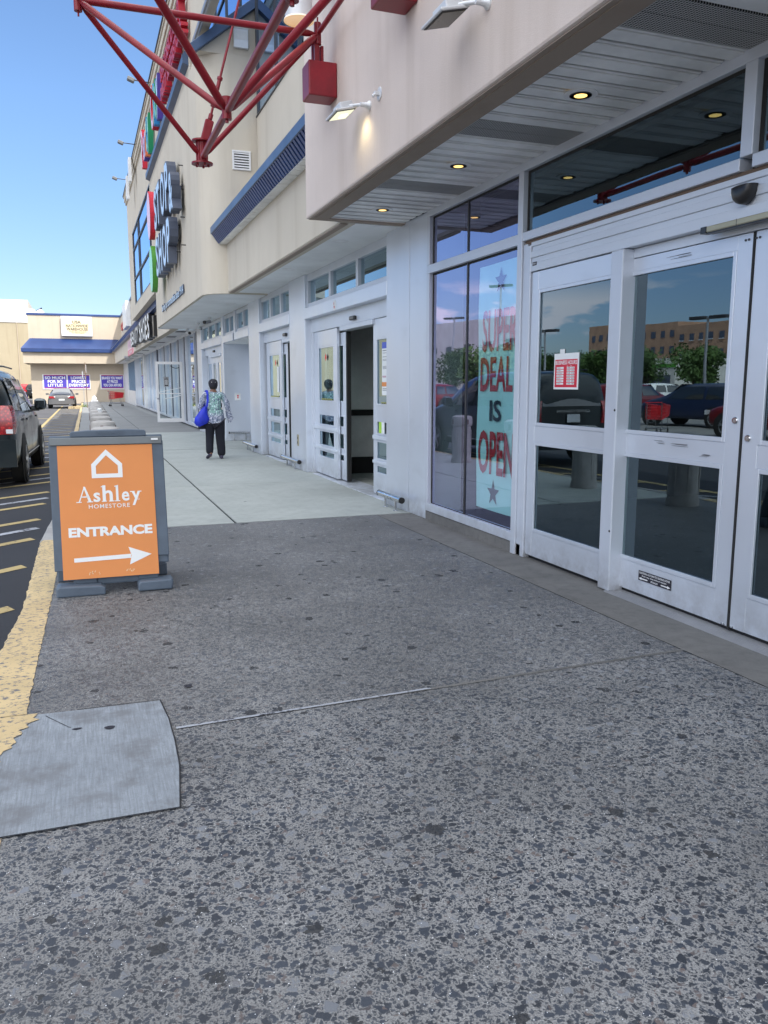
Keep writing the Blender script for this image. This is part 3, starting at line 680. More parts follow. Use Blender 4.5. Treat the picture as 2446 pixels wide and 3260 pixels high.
for i, dnm in enumerate(('MONDAY', 'TUESDAY', 'WEDNESDAY', 'THURSDAY', 'FRIDAY', 'SATURDAY', 'SUNDAY')):
    z = 1.622 - i * .0205; put_text(m, dnm, (HX - .0018, 5.642, z + .003), WU, WV, .01 * len(dnm) * .85, .008)
    put_text(m, ('10 00', '10 00', '10 00', '10 00', '10 00', '10 00', '11 00')[i], (HX - .0018, 5.495, z + .002), WU, WV, .038, .010, bold=.02); put_text(m, ('8 30', '8 30', '8 30', '8 30', '8 30', '8 30', '7 00')[i], (HX - .0018, 5.44, z + .002), WU, WV, .034, .010, bold=.02)
m.build('hours_lettering', 'cap_black', t)

# door sensors and push bar above the slider
t = thing('door_sensor', 'rounded black motion sensor on the ribbed header over the nearest sliding doors', 'motion sensor', (0, 0, 0))
m = MB(); rings = []
for k, (s, dx) in enumerate(((1, 0), (1, -.03), (.93, -.052), (.78, -.063), (.4, -.069))):
    ring = []
    prof = [(-.075, .036), (-.04, .042), (.0, .044), (.04, .042), (.075, .036), (.072, .0), (.058, -.035), (.03, -.058), (0, -.066), (-.03, -.058), (-.058, -.035), (-.072, 0)]
    for a, b in prof: ring.append((FX + .004 + dx, 3.72 + a * s, 2.56 + b * s))
    rings.append(ring)
m.loft(rings); m.build('housing', 'black_plastic', t, smooth=True)
m = MB(); m.box((FX - .058, 3.755, 2.552), (FX - .0555, 3.785, 2.562)); m.build('badge', 'paper_white', t)
t = thing('sensor_bar', 'long gold and black safety sensor bar under the header above the meeting doors', 'sensor bar', (0, 0, 0))
m = MB(); m.box((FX - .035, 3.30, 2.388), (FX + .02, 3.985, 2.422)); m.build('body', 'gold_bar', t) if 'gold_bar' in MT else (flat('gold_bar', (.42, .38, .26), .35, .4), m.build('body', 'gold_bar', t, bevel=.004))
m = MB(); m.box((FX - .037, 3.986, 2.384), (FX + .02, 4.03, 2.423)); m.box((FX - .036, 3.745, 2.386), (FX - .0355, 3.749, 2.423)); m.box((FX - .03, 3.30, 2.380), (FX + .02, 3.985, 2.3875)); m.build('end_cap', 'black_plastic', t, bevel=.004)

# ceiling downlights in the canopy soffit
def downlight(x, y, z, lit, label, group, r=.108):
    t = thing('downlight', label, 'ceiling light', (x, y, z - (.009 if lit else .0)), 0, group)
    m = MB(); m.lathe([(r * .62, .0), (r * .64, -.004), (r, -.002), (r, .006), (r * .62, .006)], (0, 0, -.004), 32); m.build('trim_ring', 'white_paint', t, smooth=True)
    m = MB(); m.lathe([(r * .65, -.007), (r * .65, .004), (r * .60, .004), (r * .60, -.007)], (0, 0, -.004), 28); m.build('baffle', 'dark_metal', t, smooth=True) if lit else None
    m = MB(); m.lathe([(0.001, -.010), (r * .38, -.009), (r * .59, -.004), (r * .59, .006)], (0, 0, -.002), 28); m.build('lens', 'lamp_warm' if lit else 'soffit_white', t, smooth=True)
GD = 'round downlights in the near canopy soffit'
downlight(3.06, 8.27, 3.322, True, 'lit amber downlight at the far end of the slatted canopy soffit', GD)
downlight(3.06, 6.44, 3.322, True, 'lit amber downlight in the slatted soffit above the show window', GD)
downlight(3.06, 4.66, 3.322, True, 'lit amber downlight in the slatted soffit over the nearest sliding doors', GD)
downlight(3.06, 2.85, 3.322, True, 'lit amber downlight of the slatted soffit just outside the frame at upper right', GD)

# flood lights on the canopy face
def flood(y, z, lit, label, x0=2.44):
    t = thing('flood_light', label, 'flood light', (x0, y, z), 0, 'flood lights on the pink canopy wall')
    m = MB(); m.lathe([(.038, 0), (.038, -.012), (.022, -.03), (.018, -.09), (.0, -.0901)], (0, -.12, .02), 16, 'x'); m.cyl((-.07, -.12, .02), (-.15, -.02, .03), .014); m.build('bracket', 'white_metal', t, smooth=True)
    tilt = Matrix.Rotation(R(-14), 3, 'Y')
    m = MB(); C_ = Vector((-.19, .10, .0)); m.obox(C_, (.20, .31, .02), tilt); m.obox(C_ + tilt @ Vector((.03, .0, .04)), (.12, .20, .06), tilt); m.build('housing', 'white_metal', t, bevel=.008, seg=2)
    m = MB(); m.obox(C_ + tilt @ Vector((0, 0, -.0115)), (.175, .28, .004), tilt); m.build('gasket', 'dark_metal', t)
    m = MB(); m.obox(C_ + tilt @ Vector((0, 0, -.0155)), (.155, .25, .003), tilt); m.build('lens', 'lens_lit' if lit else 'lens_dark', t)
    if lit:
        m = MB(); m.obox(C_ + tilt @ Vector((.02, .02, -.0185)), (.06, .09, .003), tilt); m.build('lamp', 'lamp_cool', t)
        l = bpy.data.lights.new('flood_bulb', 'SPOT'); l.energy = 2.4; l.color = (1, .84, .46); l.shadow_soft_size = .06; l.spot_size = R(120); l.spot_blend = .8
        o = bpy.data.objects.new('bulb', l); COL.objects.link(o); o.parent = t; o.location = (-.14, -.02, -.04); o.rotation_euler = (R(0), R(-30), 0)
emit('lens_lit', (.95, .95, .68), .55, (.55, .56, .45))
flood(7.02, 3.83, True, 'small square flood light glowing on the pink canopy wall by the red box')
flood(4.86, 3.76, False, 'larger unlit square flood light at the top of the pink canopy wall')
t = thing('wall_bracket', 'small white oval bracket on the pink canopy wall right of the glowing flood light', 'wall bracket', (2.44, 6.66, 3.87))
m = MB(); m.lathe([(.052, 0), (.052, -.006), (.045, -.010), (0, -.0101)], (0, 0, 0), 24, 'x'); m.build('plate', 'white_metal', t, smooth=True)
m = MB(); m.box((-.05, -.018, -.02), (-.010, .018, .015)); m.cyl((-.045, 0, -.01), (-.065, 0, -.03), .012); m.build('clip', 'white_metal', t, bevel=.004)

# ================================================================== RED SPACE FRAME
T = thing('space_frame', 'red tubular steel space frame projecting from the canopy wall over the walk', 'steel frame', (0, 0, 0))
NB = {k: Vector((1.245, y, 3.715)) for k, y in (('b0', 8.52), ('b1', 7.06), ('b2', 4.85), ('b3', 2.7))}
NT = {}
for i, y in enumerate((7.90, 5.95, 3.8)):
    NT['r%d' % i] = Vector((2.27, y, 4.76)); NT['l%d' % i] = Vector((.15, y, 4.74))
def member(a, b, r=.033):
    m = MB(); a, b = Vector(a), Vector(b); d = (b - a).normalized(); m.cyl(a + d * .035, a + d * .10, r * .55, r, 14, cap=False); m.cyl(a + d * .10, b - d * .10, r, n=16, cap=False); m.cyl(b - d * .10, b - d * .035, r, r * .55, 14, cap=False); m.build('tube', 'red_steel', T, smooth=True)
member(NT['l0'], NT['r0'], .030)
for k in ('l0', 'r0'): member(NB['b0'], NT[k], .026)
member(NB['b1'], NT['l0'], .028); member(NB['b1'], NT['r0'], .030)
member(NB['b0'], NB['b1'], .030); member(NB['b1'], NB['b2'], .030); member(NB['b2'], NB['b3'], .030)
member(NB['b1'], NT['l1'], .033); member(NB['b1'], NT['r1'], .033)
member(NT['r0'], NT['r1'], .024); member(NT['l0'], NT['l1'], .024); member(NT['l1'], NT['r1'], .030)
member(NB['b2'], NT['l1'], .03); member(NB['b2'], NT['r1'], .03); member(NB['b2'], NT['l2'], .03); member(NB['b2'], NT['r2'], .03); member(NT['l1'], NT['l2']); member(NT['r1'], NT['r2']); member(NT['l2'], NT['r2']); member(NB['b3'], NT['l2']); member(NB['b3'], NT['r2'])
# flanged end hub
m = MB(); c = NB['b0']; m.lathe([(0.001, -.06), (.105, -.06), (.105, -.045), (.045, -.043), (.045, .15), (.095, .152), (.095, .167), (0.001, .167)], c, 28)
for i in range(8): m.cyl(c + Vector((.05 * cos(i * pi / 4), .05 * sin(i * pi / 4), -.05)), c + Vector((.05 * cos(i * pi / 4), .05 * sin(i * pi / 4), .155)), .009, n=6)
for i in range(5): m.cyl(c + Vector((.06 * cos(i * 1.256), .06 * sin(i * 1.256), -.061)), c + Vector((.06 * cos(i * 1.256), .06 * sin(i * 1.256), -.08)), .011, n=6)
m.build('flanged_hub', 'red_steel', T, smooth=True)
for k in ('b1', 'b2', 'b3'):
    m = MB(); m.lathe([(.001, -.06), (.040, -.06), (.040, .115), (.001, .085)], NB[k], 20); m.cyl(NB[k] + Vector((0, 0, -.06)), NB[k] + Vector((0, 0, -.085)), .014, n=8); m.build('hub', 'red_steel', T, smooth=True)
for k in NT:
    m = MB(); m.lathe([(.001, -.09), (.034, -.09), (.034, .10), (.001, .10)], NT[k], 20); m.cyl(NT[k] + Vector((0, 0, -.09)), NT[k] + Vector((0, 0, -.13)), .008, n=8); m.cyl(NT[k] + Vector((0, 0, .10)), NT[k] + Vector((0, 0, .15)), .008, n=8); m.build('hub', 'red_steel', T, smooth=True)
# tie rod with turnbuckle and clevis
a = NB['b0'] + Vector((.03, 0, .16)); b = Vector((1.72, 8.52, 5.45)); d = (b - a).normalized()
m = MB(); m.cyl(a + d * .10, b, .012); m.cyl(a + d * .36, a + d * .62, .019); m.cyl(a + d * .345, a + d * .37, .027); m.cyl(a + d * .61, a + d * .635, .027); m.cyl(a + d * .22, a + d * .27, .022); m.build('tie_rod', 'red_steel', T, smooth=True)
m = MB(); ex = Vector((1, 0, 0)) - d * d.x; ex.normalize(); ey = d.cross(ex); rot = Matrix((ex, ey, d)).transposed(); m.obox(a + d * .10, (.085, .055, .22), rot); m.build('clevis', 'red_steel', T, bevel=.01)
# boxes anchoring the frame to the canopy wall
def anchor(y0, y1, z0, z1, posttop, name):
    m = MB(); m.box((2.16, y0, z0), (2.439, y1, z1)); m.build('anchor_box', 'red_steel', T, bevel=.012, seg=2)
    m = MB()
    for dy in (-.05, .04): m.box((2.235, (y0 + y1) / 2 + dy - .02, z1), (2.285, (y0 + y1) / 2 + dy + .02, posttop))
    m.box((2.30, (y0 + y1) / 2 - .05, z1), (2.33, (y0 + y1) / 2 + .045, posttop - .05)); m.build('anchor_post', 'red_steel', T, bevel=.004)
anchor(7.83, 8.08, 4.20, 4.51, 4.72, 0)
anchor(5.85, 6.10, 4.24, 4.55, 4.74, 1)

# pendant cylinder under the glass wall
t = thing('pendant_light', 'silver cylinder lamp with a gold underside hanging behind the red frame', 'pendant light', (2.05, 7.75, 4.80))
m = MB(); m.lathe([(.12, .0), (.125, .02), (.12, 2.2), (.0, 2.2)], (0, 0, 0), 28); m.build('shade', 'white_metal', t, smooth=True)
m = MB(); m.lathe([(.138, .0), (.135, .012), (.10, .02), (.0, .021)], (0, 0, -.015), 28); m.build('reflector', 'lamp_gold', t, smooth=True)

# ================================================================== GROCERY STORE WITH CORNER TOWER
G = thing('supermarket_building', 'tan stucco supermarket with rounded sign tower and open automatic doors', 'store building', (0, 0, 0))
FB = 3.60
m = MB(); m.box((2.83, 9.052, 3.30), (3.03, 16.85, 4.30)); m.build('lower_fascia', 'stucco_tan', G, bevel=.012)
m = MB(); m.box((2.845, 9.06, 3.288), (2.93, 16.4, 3.2995)); m.build('fascia_edge', 'underside_brown', G)
# upper wall above the awning
m = MB(); m.box((3.47, 9.052, 4.2), (3.75, 16.4, 6.60)); m.build('upper_wall', 'stucco_tan', G)
# awning
m = MB(); P = [(2.53, 4.40), (2.53, 4.53), (3.47, 5.15), (3.47, 5.05), (2.60, 4.46), (2.60, 4.40)]
m.prism(P, 9.052, 16.55); a_ = m.build('awning', 'blue_coping', G, bevel=.006)
m = MB(); y = 9.07
while y < 16.5: m.add([(2.545, y, 4.40), (2.545, y + .07, 4.40), (2.675, y + .07, 4.225), (2.675, y, 4.225), (2.575, y, 4.41), (2.575, y + .07, 4.41), (2.70, y + .07, 4.24), (2.70, y, 4.24)], [(0, 1, 2, 3), (4, 7, 6, 5), (0, 3, 7, 4), (1, 5, 6, 2), (0, 4, 5, 1), (3, 2, 6, 7)]); y += .125
m.build('awning_ribs', 'blue_metal', G)
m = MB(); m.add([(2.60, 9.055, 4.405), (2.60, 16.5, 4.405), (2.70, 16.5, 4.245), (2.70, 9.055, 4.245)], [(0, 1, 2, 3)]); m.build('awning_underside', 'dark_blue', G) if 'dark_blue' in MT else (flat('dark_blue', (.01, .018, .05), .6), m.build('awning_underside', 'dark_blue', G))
m = MB(); m.box((2.70, 9.06, 4.225), (2.829, 16.5, 4.24))
for i in range(30): m.box((2.69, 9.1 + i * .25, 4.215), (2.829, 9.32 + i * .25, 4.2245))
m.build('awning_soffit', 'soffit_metal', G)
# glass wall above
m = MB(); m.add([(3.50, 9.06, 6.6), (3.50, 9.06, 14.5), (3.50, 30, 14.5), (3.50, 30, 6.6)], [(0, 1, 2, 3)]); m.build('window', 'glass_sky', G)
m = MB()
for y in (11.6, 13.2, 14.8, 16.36, 17.9, 19.5, 21.0): m.box((3.47, y - (.02 if y != 16.36 else .035), 6.62), (3.4995, y + .02, 14.5))
for z in (10.1, 12.6): m.box((3.475, 9.06, z - .025), (3.499, 29, z + .025))
m.box((3.45, 9.06, 6.60), (3.60, 16.4, 6.625)); m.build('window_frame', 'dark_metal', G)
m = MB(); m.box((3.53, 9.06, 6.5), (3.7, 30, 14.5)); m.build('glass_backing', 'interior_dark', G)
# tower with rounded corner
def arc(cx, cy, r, a0, a1, n): return [(cx + r * cos(R(a0 + (a1 - a0) * i / n)), cy + r * sin(R(a0 + (a1 - a0) * i / n))) for i in range(n + 1)]
foot = [(6, 16.45), (2.95, 16.45)] + [(2.95 - .0, 16.45)] + arc(2.98, 17.05, .60, 270, 180, 14)[1:] + [(2.38, 27.2), (6, 27.2)]
m = MB(); m.prism(foot, 3.28, 7.70, 'z'); m.build('tower', 'stucco_tan', G, smooth=True)
fin = [(3.58, 16.50), (2.98, 16.50)] + arc(2.99, 17.06, .55, 270, 180, 12)[1:] + [(2.44, 27.1), (3.58, 27.1)]
m = MB(); m.prism(fin, 3.268, 3.279, 'z'); m.build('tower_soffit', 'soffit_white', G)
# gable end of the tower
m = MB(); m.prism([(2.39, 7.70), (3.60, 7.70), (3.60, 8.72), (3.47, 8.60), (2.39, 7.74)], 16.47, 16.9, 'y'); m.build('gable', 'stucco_tan', G)
m = MB(); gd = Vector((3.48 - 2.22, 0, 8.66 - 7.66)).normalized(); gn = Vector((-gd.z, 0, gd.x))
m.obox(Vector((2.85, 16.42, 8.17)) + gn * -.02, (1.66, .16, .16), Matrix(((gd.x, 0, gn.x), (0, 1, 0), (gd.z, 0, gn.z)))); m.build('gable_coping', 'blue_coping', G, bevel=.008)
# sign wall and copings
m = MB(); m.box((2.40, 14.4, 8.10), (2.62, 40.3, 9.85)); m.box((2.40, 17.7, 7.705), (2.62, 28.1, 8.10)); m.box((2.40, 27.2, 4.45), (2.62, 28.1, 7.705)); m.box((2.40, 37.5, 4.45), (2.62, 40.3, 8.10)); m.box((2.40, 28.1, 4.45), (2.62, 37.5, 4.9)); m.box((2.40, 28.1, 7.9), (2.62, 37.5, 8.10))
m.build('sign_wall', 'stucco_tan', G)
m = MB(); m.box((2.34, 14.4, 9.60), (2.399, 40.35, 9.72)); m.box((2.30, 14.4, 9.72), (2.66, 40.4, 9.9)); m.box((2.27, 14.4, 9.9), (2.66, 40.42, 9.97)); m.build('parapet_cornice', 'stucco_tan', G)
m = MB(); m.box((2.24, 14.4, 9.97), (2.68, 40.45, 10.0)); m.build('parapet_cap', 'dark_metal', G)
m = MB(); P = [(2.40, 7.90), (2.28, 7.95), (2.28, 8.10), (2.40, 8.30)]; m.prism(P, 17.85, 27.9); m.build('tower_coping', 'blue_coping', G)
m = MB(); m.box((2.38, 14.4, 8.02), (2.45, 17.7, 8.10)); m.box((2.41, 14.4, 7.98), (2.44, 17.2, 8.015)); m.build('window_frame', 'grey_metal', G)
# gridded window of the sign wall
w = MB(); w.add([(2.44, 28.1, 4.9), (2.44, 28.1, 7.9), (2.44, 37.5, 7.9), (2.44, 37.5, 4.9)], [(0, 1, 2, 3)]); w.build('window', 'glass_sky', G)
w = MB(); w.box((2.47, 28.1, 4.9), (2.6, 37.5, 7.9)); w.build('glass_backing', 'interior_dark', G)
w = MB()
for y in (28.13, 28.9, 33.9, 34.3, 37.47): w.box((2.405, y - .03, 4.9), (2.439, y + .03, 7.9))
for z in (4.93, 5.96, 7.16, 7.87): w.box((2.40, 28.1, z - .03), (2.4385, 37.5, z + .03))
w.build('window_mullion', 'dark_metal', G)
# wall vent and louvre on the tower side
t = thing('wall_vent', 'white vent hood with fine louvres high on the tower side wall', 'vent', (3.20, 16.45, 7.99))
m = MB(); m.box((-.14, -.06, -.17), (.14, -.001, .17)); m.build('hood', 'white_metal', t, bevel=.01)
m = MB()
for i in range(9): m.box((-.12, -.066, -.02 + i * .018), (.12, -.0605, -.010 + i * .018))
m.box((-.15, -.068, .172), (.15, -.001, .185)); m.build('louvre', 'soffit_metal', t)
t = thing('louvre_grille', 'square white framed louvre grille on the tower side wall above the blue awning', 'vent grille', (3.16, 16.45, 5.80))
m = MB()
for a, b in (((-.18, -.18), (.18, -.145)), ((-.18, .145), (.18, .18)), ((-.18, -.145), (-.145, .145)), ((.145, -.145), (.18, .145))): m.box((a[0], -.03, a[1]), (b[0], -.001, b[1]))
m.build('frame', 'white_paint', t, bevel=.004)
m = MB(); m.box((-.145, -.006, -.145), (.145, -.002, .145)); m.build('duct', 'dark_metal', t)
m = MB()
for i in range(6): m.add([(-.145, -.026, -.125 + i * .048), (.145, -.026, -.125 + i * .048), (.145, -.008, -.100 + i * .048), (-.145, -.008, -.100 + i * .048), (-.145, -.026, -.119 + i * .048), (.145, -.026, -.119 + i * .048), (.145, -.008, -.094 + i * .048), (-.145, -.008, -.094 + i * .048)], [(0, 1, 2, 3), (4, 5, 6, 7), (0, 4, 5, 1), (3, 2, 6, 7)])
m.build('blade', 'white_paint', t)

# soffit of the second store and of the tower
sm = MB(); y = 9.052
while y < 28.0:
    y2 = min(y + 1.3, 28.0); x0 = 2.94 if y < 16.3 else 2.46
    sm.box((x0, y + .004, 3.305), (4.3, y2 - .004, 3.33)); y = y2
sm.build('soffit', 'soffit_white', G)
m = MB(); m.box((3.6, 9.052, 3.34), (9, 28, 3.6)); m.box((2.45, 17.1, 3.335), (3.6, 27.1, 3.34)); m.build('soffit_backing', 'black_gap', G)
# piers (front face at FB-.03)
PF = FB - .03
for a, b in ((13.42, 14.50), (17.17, 18.30), (21.80, 22.10), (25.95, 26.95)):
    m = MB(); m.box((PF, a, 0), (PF + .35 if a < 21 or a > 23 else 4.35, b, 3.304)); m.build('cladding_pier', 'aluminium_panel', G, bevel=.012, seg=2)
m = MB(); m.box((PF + .02, 20.05, 2.76), (PF + .3, 20.3, 3.304)); m.build('cladding_pier', 'aluminium', G)
# headers and transom windows per bay
def bay(y0, y1, n, door=True, hz0=2.575, hz1=2.755):
    m = MB(); m.box((PF - .012, y0 - .02, hz0), (PF + .3, y1 + .02, hz1)); m.build('bay_header', 'aluminium_panel', G, bevel=.006)
    m = MB(); m.box((PF + .05, y0, 3.19), (PF + .15, y1, 3.304)); m.box((PF + .05, y0, 2.756), (PF + .15, y1, 2.83)); w = (y1 - y0) / n
    for i in range(n + 1):
        c = y0 + i * w; m.box((PF + .05, max(y0, c - .045), 2.83), (PF + .15, min(y1, c + .045), 3.19))
    m.build('transom_frame', 'aluminium', G, bevel=.003)
    m = MB(); m.add([(PF + .10, y0 + .04, 2.83), (PF + .10, y0 + .04, 3.19), (PF + .10, y1 - .04, 3.19), (PF + .10, y1 - .04, 2.83)], [(0, 1, 2, 3)]); m.build('window', 'glass_door', G)
bay(9.50, 13.42, 3); bay(14.50, 17.17, 3); bay(18.30, 20.05, 2); bay(20.30, 21.80, 2); bay(22.10, 25.95, 3)
DX = PF + .13
L4 = [(.30, .44), (.49, .765), (.83, 1.035), (1.22, 2.11)]
BR = [(.77, .825), (.445, .485)]
def autobay(y0, y1, o0, o1, sidel=True):
    """header box, track, fixed sidelites, leaves; clear opening o0..o1"""
    m = MB(); m.box((DX - .02, y0, 2.36), (DX + .15, y1, 2.574)); m.build('door_header', 'aluminium_soft', G, bevel=.003)
    m = MB(); m.box((DX - .045, o0 - .1, 2.29), (DX + .12, o1 + .12, 2.355)); m.build('door_track', 'aluminium_soft', G, bevel=.004)
    m = MB(); m.box((DX - .09, y0 + .2, -.02), (DX + .3, y1 - .2, .008)); m.build('threshold', 'aluminium_soft', G)
autobay(9.50, 13.42, 10.40, 11.62)
leafdoor(G, 'fixed_door_panel', DX, 9.50, 10.36, .03, 2.355, 9.62, 10.24, L4, bars=BR)
fl = leafdoor(G, 'fixed_door_panel', DX, 12.02, 13.30, .03, 2.355, 12.18, 13.06, L4, bars=BR)
leafdoor(G, 'sliding_door', DX + .06, 11.74, 12.9, .03, 2.28, 11.86, 12.8, L4)
m = MB(); m.box((DX + .055, 11.68, .03), (DX + .115, 11.738, 2.28)); m.build('door_seal', 'black_rubber', G)
m = MB(); m.box((DX - .02, 13.30, .0), (DX + .14, 13.42, 2.36)); m.build('door_post', 'aluminium', G)
autobay(14.50, 17.17, 14.6, 15.35)
leafdoor(G, 'fixed_door_panel', DX, 15.72, 17.05, .03, 2.355, 15.86, 16.8, L4, bars=BR)
leafdoor(G, 'sliding_door', DX + .06, 15.40, 16.5, .03, 2.28, 15.54, 16.4, L4)
m = MB(); m.box((DX + .055, 15.34, .03), (DX + .115, 15.39, 2.28)); m.build('door_seal', 'black_rubber', G)
autobay(22.10, 25.95, 23, 25)
for a, b in ((22.15, 23.1), (23.12, 24.0), (24.02, 24.9), (24.92, 25.9)):
    leafdoor(G, 'sliding_door' if 23 < a < 25 else 'fixed_door_panel', DX + (.05 if 23 < a < 25 else 0), a, b, .03, 2.36, a + .10, b - .10, [(.30, 1.0), (1.16, 2.15)], gmat='glass_far')
# recess with white panelled door
m = MB(); m.box((4.30, 18.31, 0), (4.34, 21.8, 2.575)); m.build('recess_wall', 'aluminium_soft', G)
leafdoor(G, 'recessed_door', 4.24, 18.5, 21.3, .03, 2.45, 18.7, 21.05, [(.22, .62), (.74, 1.18), (1.28, 1.72), (1.82, 2.3)], mat='white_metal', gmat='glass_far')
m = MB(); m.box((3.62, 18.31, 2.56), (4.3, 21.8, 2.574)); m.build('recess_soffit', 'soffit_white', G)
# interior seen through the open door
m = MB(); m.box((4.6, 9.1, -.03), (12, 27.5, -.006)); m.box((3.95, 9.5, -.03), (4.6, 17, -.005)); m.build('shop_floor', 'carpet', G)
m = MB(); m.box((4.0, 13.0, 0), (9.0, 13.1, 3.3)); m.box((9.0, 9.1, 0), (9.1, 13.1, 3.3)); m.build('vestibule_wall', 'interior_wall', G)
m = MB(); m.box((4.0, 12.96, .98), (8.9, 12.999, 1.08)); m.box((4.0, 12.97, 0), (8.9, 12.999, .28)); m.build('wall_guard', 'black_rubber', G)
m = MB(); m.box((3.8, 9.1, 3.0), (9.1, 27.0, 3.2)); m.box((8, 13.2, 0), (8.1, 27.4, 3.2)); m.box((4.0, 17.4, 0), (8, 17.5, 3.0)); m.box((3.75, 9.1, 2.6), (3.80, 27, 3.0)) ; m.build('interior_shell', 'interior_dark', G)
# stickers, papers on the doors
gx = DX - .001
def note(name, y1, y0, z0, z1, mat, parent, dx=0): m = MB(); m.box((gx - dx, y0, z0), (gx + .001 - dx, y1, z1)); return m.build(name, mat, parent)
note('notice_paper', 10.02, 9.80, 1.36, 1.96, 'paper_white', G); note('notice_paper', 10.02, 9.80, 1.96, 2.04, 'paper_blue', G); note('notice_paper', 10.02, 9.80, 1.475, 1.53, 'paper_orange', G, .002)
m = MB()
for z, h in ((1.93, .008), (1.90, .005), (1.85, .006), (1.82, .004), (1.805, .004), (1.73, .005), (1.715, .005), (1.70, .005), (1.44, .008), (1.42, .005)): m.box((gx - .002, 9.84, z), (gx - .0012, 9.99, z + h))
m.build('notice_lettering', 'slate', G)
m = MB()
for i in range(4): m.lathe([(.014, 0), (.014, -.001), (0, -.0011)], (gx - .001, 9.985 - i * .035, 1.60), 12, 'x')
m.build('notice_mark', 'mauve', G)
note('tape_sticker', 10.05, 9.70, 1.235, 1.27, 'tape_yellow', G); note('tape_sticker', 12.9, 12.3, 1.235, 1.275, 'tape_yellow', G)
m = MB(); put_text(m, 'IN IN IN IN', (gx - .002, 10.03, 1.243), WU, WV, .30, .018, bold=.03); put_text(m, 'CAUTION', (gx - .002, 12.85, 1.245), WU, WV, .5, .02, bold=.03); m.build('tape_lettering', 'cap_black', G)
note('notice_paper', 10.14, 10.04, .86, 1.02, 'paper_green', G); note('notice_paper', 10.038, 9.93, .86, 1.02, 'paper_white', G)
def diamond(y, z, r, par): m = MB(); m.add([(gx - .002, y, z + r * 1.2), (gx - .002, y - r, z), (gx - .002, y, z - r * 1.2), (gx - .002, y + r, z)], [(0, 1, 2, 3)]); return m.build('diamond_sticker', 'sticker_red', par)
diamond(12.62, 1.93, .055, G); diamond(16.2, 1.93, .06, G)
note('notice_paper', 16.1, 15.95, 1.35, 1.85, 'paper_white', G); note('notice_paper', 16.7, 16.0, 1.235, 1.27, 'tape_yellow', G)
# small door sensors of this store
def sensor(y, x, z, label):
    o = MB().box((x - .05, y - .11, z - .03), (x, y + .11, z + .03)); q = o.build('door_sensor', 'black_plastic', None, bevel=.016, seg=2)
    return tag(q, label, 'motion sensor', 'small black sensors over the supermarket doors')
sensor(11.1, DX - .021, 2.43, 'small black sensor above the wide open supermarket door')
sensor(15.2, DX - .021, 2.43, 'small black sensor above the narrow half open supermarket door')
sensor(24.0, DX - .021, 2.45, 'small black sensor above the farthest supermarket doors')
# oval label on header, outlet, push plates
t = thing('oval_plaque', 'oval white plaque with red letters on the header over the wide open door', 'plaque', (PF - .013, 11.65, 2.65))
m = MB(); m.lathe([(.075, 0), (.075, -.004), (0, -.0041)], (0, 0, 0), 24, 'x'); m.build('plate', 'paper_white', t)
m = MB(); put_text(m, 'II\nFR', (-.006, .03, -.045), WU, WV, .06, .09, bold=.02); m.build('lettering', 'sign_red', t)
t = thing('outlet_cover', 'tan outlet cover low on the pier left of the wide open door', 'outlet', (PF, 13.98, .52))
m = MB(); m.box((-.012, -.05, -.10), (-.001, .05, .10)); m.build('plate', 'gold_bar', t, bevel=.003)
m = MB(); m.box((-.015, -.02, .02), (-.0121, .02, .06)); m.box((-.015, -.02, -.06), (-.0121, .02, -.02)); m.build('socket', 'dark_metal', t)
t = thing('door_button', 'grey square push plate with wheelchair sign on the recess side wall', 'push plate', (3.92, 21.80, 1.17))
m = MB(); m.box((-.08, -.02, -.09), (.08, -.001, .09)); m.build('plate', 'soffit_metal', t, bevel=.004)
m = MB(); m.lathe([(.02, 0), (.02, -.004), (0, -.0041)], (0, -.02, -.02), 12, 'y'); m.box((-.02, -.024, .01), (.02, -.0205, .05)); m.build('symbol', 'sign_red', t)
# bumper rails
def rail(y0, y1, x, label, z=.15, r=.036):
    t = thing('bumper_rail', label, 'guard rail', (0, 0, 0), 0, 'low steel guard rails by the supermarket piers')
    m = MB(); m.cyl((x, y0, z), (x, y1, z), r, n=24)
    for q in (.35, .5, .66): m.cyl((x, y0 + (y1 - y0) * q, z), (x, y0 + (y1 - y0) * q + .02, z), r + .003, n=24)
    m.build('bar', 'steel', t, smooth=True)
    m = MB(); m.cyl((x, y0 - .022, z), (x, y0, z), r + .001, n=24); m.cyl((x, y1, z), (x, y1 + .02, z), r + .001, n=24); m.build('end_cap', 'black_rubber', t, smooth=True)
    for q in (.25, .72):
        m = MB(); y = y0 + (y1 - y0) * q; m.cyl((x, y, 0), (x, y, z), .015, n=14); m.cyl((x, y, 0), (x, y, .006), .034, n=16); m.build('leg', 'steel', t, smooth=True)
rail(8.72, 9.46, 3.46, 'steel bumper rail by the cladding pier nearest the show window')
rail(13.75, 15.0, 3.52, 'steel bumper rail on the pier between the two open doors')
rail(17.6, 19.0, 3.54, 'steel bumper rail beside the recessed white door')
t = thing('bumper_rail', 'steel bumper rail across the foot of the recess side wall behind the walking person', 'guard rail', (0, 0, 0), 0, 'low steel guard rails by the supermarket piers')
m = MB(); m.cyl((3.66, 21.72, .22), (4.2, 21.72, .22), .03, n=20); m.build('bar', 'steel', t, smooth=True)
m = MB(); m.cyl((3.64, 21.72, .22), (3.66, 21.72, .22), .031, n=20); m.build('end_cap', 'black_rubber', t)
for x in (3.78, 4.1): m = MB(); m.cyl((x, 21.72, 0), (x, 21.72, .22), .013, n=10); m.build('leg', 'steel', t)
